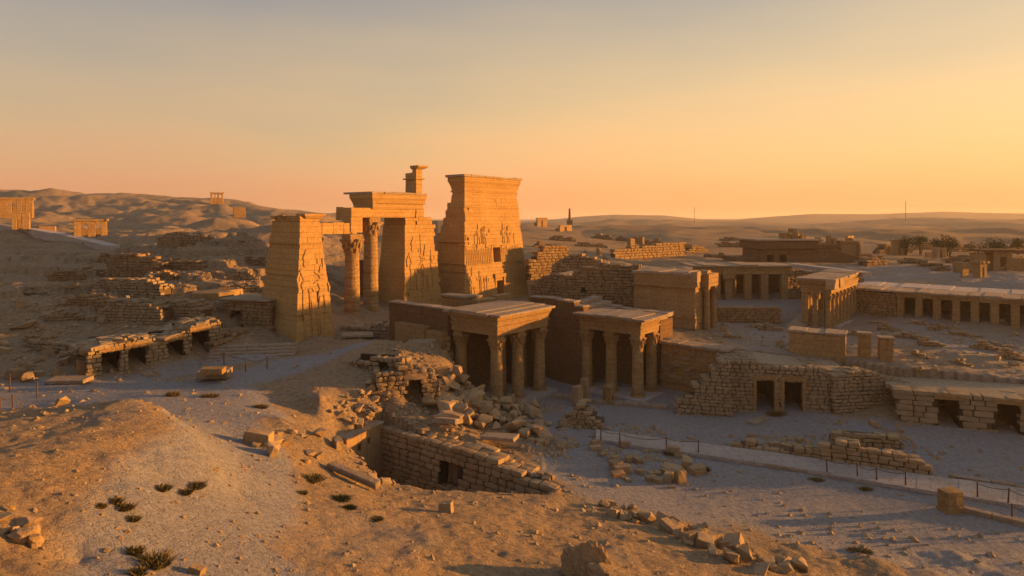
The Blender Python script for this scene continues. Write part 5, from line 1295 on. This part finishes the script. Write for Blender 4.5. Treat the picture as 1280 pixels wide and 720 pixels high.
scatter([(640,590),(690,596),(715,615),(690,620),(640,612)],20,.4,.8,'stone crumbled from the right end of the pit wall','stones at the end of the pit wall','mix')
scatter([(480,590),(560,602),(560,612),(480,606)],10,.4,.9,'stone on the floor of the sunken pit','stones in the pit','rock')
scatter([(880,420),(990,410),(1000,440),(900,440)],12,.4,.9,'stone on the terrace between the portico and the flat-topped ruin','stones by the portico','mix')
scatter([(1120,430),(1280,420),(1280,480),(1140,470)],14,.35,.8,'stray stone on the open right-hand terrace','stones on the right terrace','mix')
scatter([(1080,520),(1130,530),(1125,545),(1075,535)],8,.4,.9,'stone by the wall between the black doorways','stones by the bulging wall','block')
scatter([(925,548),(1000,548),(1030,565),(930,570)],16,.4,.9,'cut stone among the straggling wall beyond the walkway','stones of the straggling wall','block',tilt=.12)
scatter([(690,305),(760,315),(760,335),(690,330)],14,.7,1.6,'rough boulder on the ruined mass behind the temple','boulders behind the temple','rock')
scatter([(880,395),(910,400),(905,415),(880,412)],7,.5,1.0,'stone at the foot of the sunlit portico','stones at the portico foot','mix')
scatter([(0,640),(30,640),(70,675),(40,700),(0,712)],14,.3,.75,'rough sunlit rock at the lower left edge','rocks at the lower left','rock',sink=.1)
scatter([(1060,668),(1150,672),(1180,695),(1080,692)],10,.3,.8,'flat stone half buried at the lower right','stones at the lower right','rock',sink=.45)
print('stones',NST)
# named single stones
def one(px,py,s,label,kind='block',**k):
    g=ground_at(px,py); stone(g[0],g[1],s,label,None,kind,**k)
random.seed(5)
one(318,552,1.1,'pale squared block lying at the left end of the stones beside the path',tilt=.15)
one(850,603,1.1,'upright squared block at the right end of the stone scatter',tilt=.03,stretch=(.8,.8,1.5))
one(18,472,1.3,'squared block standing left of the tumbled stones at the far left',tilt=.04,stretch=(.9,.9,1.2))
one(450,560,.9,'orange block on the rubble ridge beside the pit')
one(518,606,1.2,'big pale block on the near lip of the sunken pit',tilt=.1,stretch=(1.4,.9,.8))
one(558,640,.9,'pale sunlit block at the corner of the slab below the pit',tilt=.2)
one(80,506,1.0,'lit stone perched on the edge of the foreground mound',kind='rock')
one(952,716,1.0,'largest stone at the bottom end of the stone row',kind='rock')
one(30,408,2.2,'broad flat boulder on the left slope',kind='rock',stretch=(1.5,.8,.5))
one(245,716,.5,'small bright block at the bottom edge')
# slabs and platforms
def slabthing(px,py,z,lx,ly,h,rz,label,mat_='slab',tilt=0):
    g=G(px,py,z); o=MB(); o.box(0,lx,0,ly,0,h,.05); o=o.build('stone_slab',M[mat_],None,(g[0],g[1],z-.08),rz,bevel=.05); o.rotation_euler=(tilt,tilt*.5,rz); tag(o,label,'stone slab')
slabthing(245,474,4.85,2.6,1.8,.7,R(10),'low square masonry base in front of the tomb doorways','rubble_grey')
slabthing(250,468,5.5,1.8,1.2,.5,R(6),'smaller block on the low square masonry base','stone')
slabthing(55,480,4.8,3.2,1.6,.35,R(5),'flat slab on the ground left of the tomb doorways')
slabthing(97,470,4.9,1.6,1.4,1.3,R(40),'squat block against the left end of the tomb front','stone')
slabthing(600,549,1.4,2.8,1.5,.3,R(-18),'flat pale slab on the rubble above the pit wall',tilt=-.08)
slabthing(540,527,2.6,2.2,1.2,.35,R(-28),'tilted slab beneath the dark arch',tilt=-.16)
# long slab and little plaza by the path
a=ground_at(408,585); T=thing('fallen_beam','long narrow pale stone beam fallen at the near edge of the pit','stone beam',(a[0],a[1],H(*a)+.15),R(-35)); mb=MB(); mb.box(0,3.8,0,.5,-.2,.16,.05); mb.build('beam_body',M['slab'],T,bevel=.06)
T.rotation_euler=(0,R(9),R(-27))
g=G(470,640,3.9)
# big foreground rock
def crag(px,py,s,label,seed,st):
    g=ground_at(px,py); bm=bmesh.new(); bmesh.ops.create_icosphere(bm,subdivisions=6,radius=1)
    rn=random.Random(seed); V=np.array([v.co[:] for v in bm.verts]); Z=V.copy()
    pl=[(np.array([rn.gauss(0,1),rn.gauss(0,1),rn.gauss(0,.7)]),rn.uniform(.5,.82)) for _ in range(13)]
    for n_,d_ in pl:
        n_=n_/np.linalg.norm(n_); e=np.maximum(0,Z@n_-d_); Z-=e[:,None]*n_*.95
    d=fbm(Z[:,0]*3+Z[:,2]*2,Z[:,1]*3-Z[:,2]*1.5,1.6,5,seed)*.26+np.abs(fbm(Z[:,0]*5+Z[:,2]*7,Z[:,1]*6,1.0,5,seed+5))*.18
    Z=Z*(1+d[:,None])
    for v,c in zip(bm.verts,Z): v.co=(c[0]*st[0],c[1]*st[1],c[2]*st[2])
    me=bpy.data.meshes.new('crag'); bm.to_mesh(me); bm.free(); me.materials.append(M['rubble'])
    o=bpy.data.objects.new('crag',me); col.objects.link(o); o.location=(g[0],g[1],H(*g)); o.scale=(s,s,s); tag(o,label,'rock outcrop'); return o
crag(738,722,1.35,'craggy pointed rock outcrop at the bottom centre edge',3,(.8,.8,1.25))
crag(800,752,1.8,'low rounded flank of rock right of the pointed outcrop',8,(1.5,.9,.75))
# ---- gravel
def gravel():
    rng_=np.random.default_rng(5); n=8000
    py=HY+60+ (720-HY-40)*rng_.random(n)**.75; px=rng_.random(n)*1400-60
    # throw on the ground by distance
    Yv=np.exp(rng_.uniform(np.log(17),np.log(75),n)); Xv=S(px)*Yv
    Zv=Hraw(Xv,Yv); cl=fbm(Xv,Yv,4,3,401); keep=(cl+rng_.uniform(-.6,.6,n))>-.15
    Xv,Yv,Zv=Xv[keep],Yv[keep],Zv[keep]
    def patch(x0,x1,y0,y1,k): return rng_.uniform(x0,x1,k),rng_.uniform(y0,y1,k)
    ex=[patch(-13,5,50,66,2600),patch(-62,-28,57,112,8000),patch(-12,-4,41,52,500),patch(2,16,50,60,900),patch(24,60,56,84,1500),patch(18,34,50,56,700)]
    ex_x=np.concatenate([e[0] for e in ex]); ex_y=np.concatenate([e[1] for e in ex]); kk=fbm(ex_x,ex_y,3,3,405)>-.12; ex_x,ex_y=ex_x[kk],ex_y[kk]
    n1_=len(Xv); Xv=np.concatenate([Xv,ex_x]); Yv=np.concatenate([Yv,ex_y]); Zv=np.concatenate([Zv,Hraw(ex_x,ex_y)]); m=len(Xv)
    base=np.array([(1,0,0),(0,1,0),(-1,0,0),(0,-1,0),(0,0,.8),(.65,.65,.35),(-.6,.65,.4),(-.65,-.6,.35),(.6,-.65,.4)],float)
    fc=np.array([(0,5,4),(5,1,4),(1,6,4),(6,2,4),(2,7,4),(7,3,4),(3,8,4),(8,0,4),(0,1,5),(1,2,6),(2,3,7),(3,0,8)])
    s=.035+.13*rng_.random(m)**5; s*=np.clip(Yv/28,.8,1.6); s[n1_:]=.05+.22*rng_.random(m-n1_)**2.2
    a=rng_.random(m)*6.28; st=rng_.uniform(.6,1.4,(m,3))
    B=base[None]*st[:,None,:]*s[:,None,None]*(1+rng_.uniform(-.2,.2,(m,9,1)))
    ca,sa=np.cos(a)[:,None],np.sin(a)[:,None]
    V=np.stack([B[:,:,0]*ca-B[:,:,1]*sa+Xv[:,None],B[:,:,0]*sa+B[:,:,1]*ca+Yv[:,None],B[:,:,2]+Zv[:,None]-.01],-1).reshape(-1,3)
    Fc=(fc[None]+np.arange(m)[:,None,None]*9).reshape(-1,3)
    me=bpy.data.meshes.new('gravel'); me.from_pydata(V.tolist(),[],Fc.tolist()); me.materials.append(M['rubble'])
    o=bpy.data.objects.new('gravel',me); col.objects.link(o); tag(o,'small loose stones and grit strewn over the sandy ground','gravel',None,'stuff')
gravel()
# ---- dry tufts
def tuft(px,py,w_,h,label,seed,n=260,mat_='brush',group=None):
    g=ground_at(px,py); rn=random.Random(seed); mb=MB()
    for k in range(n):
        a=rn.random()*6.28; r=rn.random()**.6*w_*.5; bx,by=r*math.cos(a),r*math.sin(a)*.7; e=rn.uniform(.3,1)*h*(1-.5*r/w_)
        lx,ly=rn.gauss(0,.3)*h+bx*.5,rn.gauss(0,.3)*h+by*.5; t=.012+.012*rn.random(); c=rn.random()*3.14; tx,ty=math.cos(c)*t,math.sin(c)*t
        mb.add([(bx-tx,by-ty,-.03),(bx+tx,by+ty,-.03),(bx+lx*.5+tx*.8,by+ly*.5+ty*.8,e*.6),(bx+lx*.5-tx*.8,by+ly*.5-ty*.8,e*.6),(bx+lx,by+ly,e)],[(0,1,2,3),(3,2,4)])
    o=mb.build('dry_tuft',M[mat_],None,(g[0],g[1],H(*g))); tag(o,label,'dry plant',group)
TF=[(190,706,1.0,.38,'largest olive tuft at the lower left'),(168,692,.45,.25,'small tuft just above the largest lower-left tuft'),(172,718,.4,.25,'tuft cut by the bottom edge at the lower left'),
 (155,636,.6,.2,'dry tuft low on the lit foreground mound'),(143,628,.5,.16,'pale tuft left of centre of the mound tufts'),(200,612,.7,.2,'dark tuft with a sunlit rim on the mound'),(241,609,.9,.2,'long low tuft at the right end of the mound tufts'),(231,617,.5,.18,'small tuft below the long low tuft'),(165,650,.45,.16,'lowest dry tuft of the mound group'),(125,634,.35,.14,'leftmost tiny tuft on the mound'),
 (386,600,1.5,.28,'yellow-green cushion plant left of the fallen beam'),(377,617,.5,.18,'small green sprig below the cushion plant'),(422,625,1.1,.2,'dark green mat of plants on the slope below the pit'),(436,636,.6,.2,'small tuft below the dark green mat'),(468,649,.7,.1,'flat dark tuft near the bottom of the slope'),
 (325,510,1.0,.35,'lone green shrub beside the gravel path'),(216,495,.9,.5,'dark shrub on the far edge of the foreground mound'),(262,496,1.2,.3,'low shrub right of the dark one beyond the mound'),
 (878,588,1.0,.35,'small dark green plant beside the stone scatter'),(836,568,.8,.4,'olive plant growing among the stone scatter'),(1082,612,.8,.2,'dry plant in the gravel below the sagging fence'),(1020,600,1.0,.14,'flat dry plant near the walkway edge'),
 (970,518,1.6,.35,'dark scrub in front of the two black doorways'),(1275,497,.6,.3,'tiny plant on the terrace edge above the right doorways'),(1075,690,1.2,.2,'low greenish growth at the lower right'),(985,705,1.4,.15,'thin grass at the foot of the stone row')]
for k,(px,py,w_,h,lab) in enumerate(TF): tuft(px,py,w_,h,lab,50+k,n=int(200+w_*260),mat_='leaf' if 'dark' in lab and 'green' in lab else 'brush')
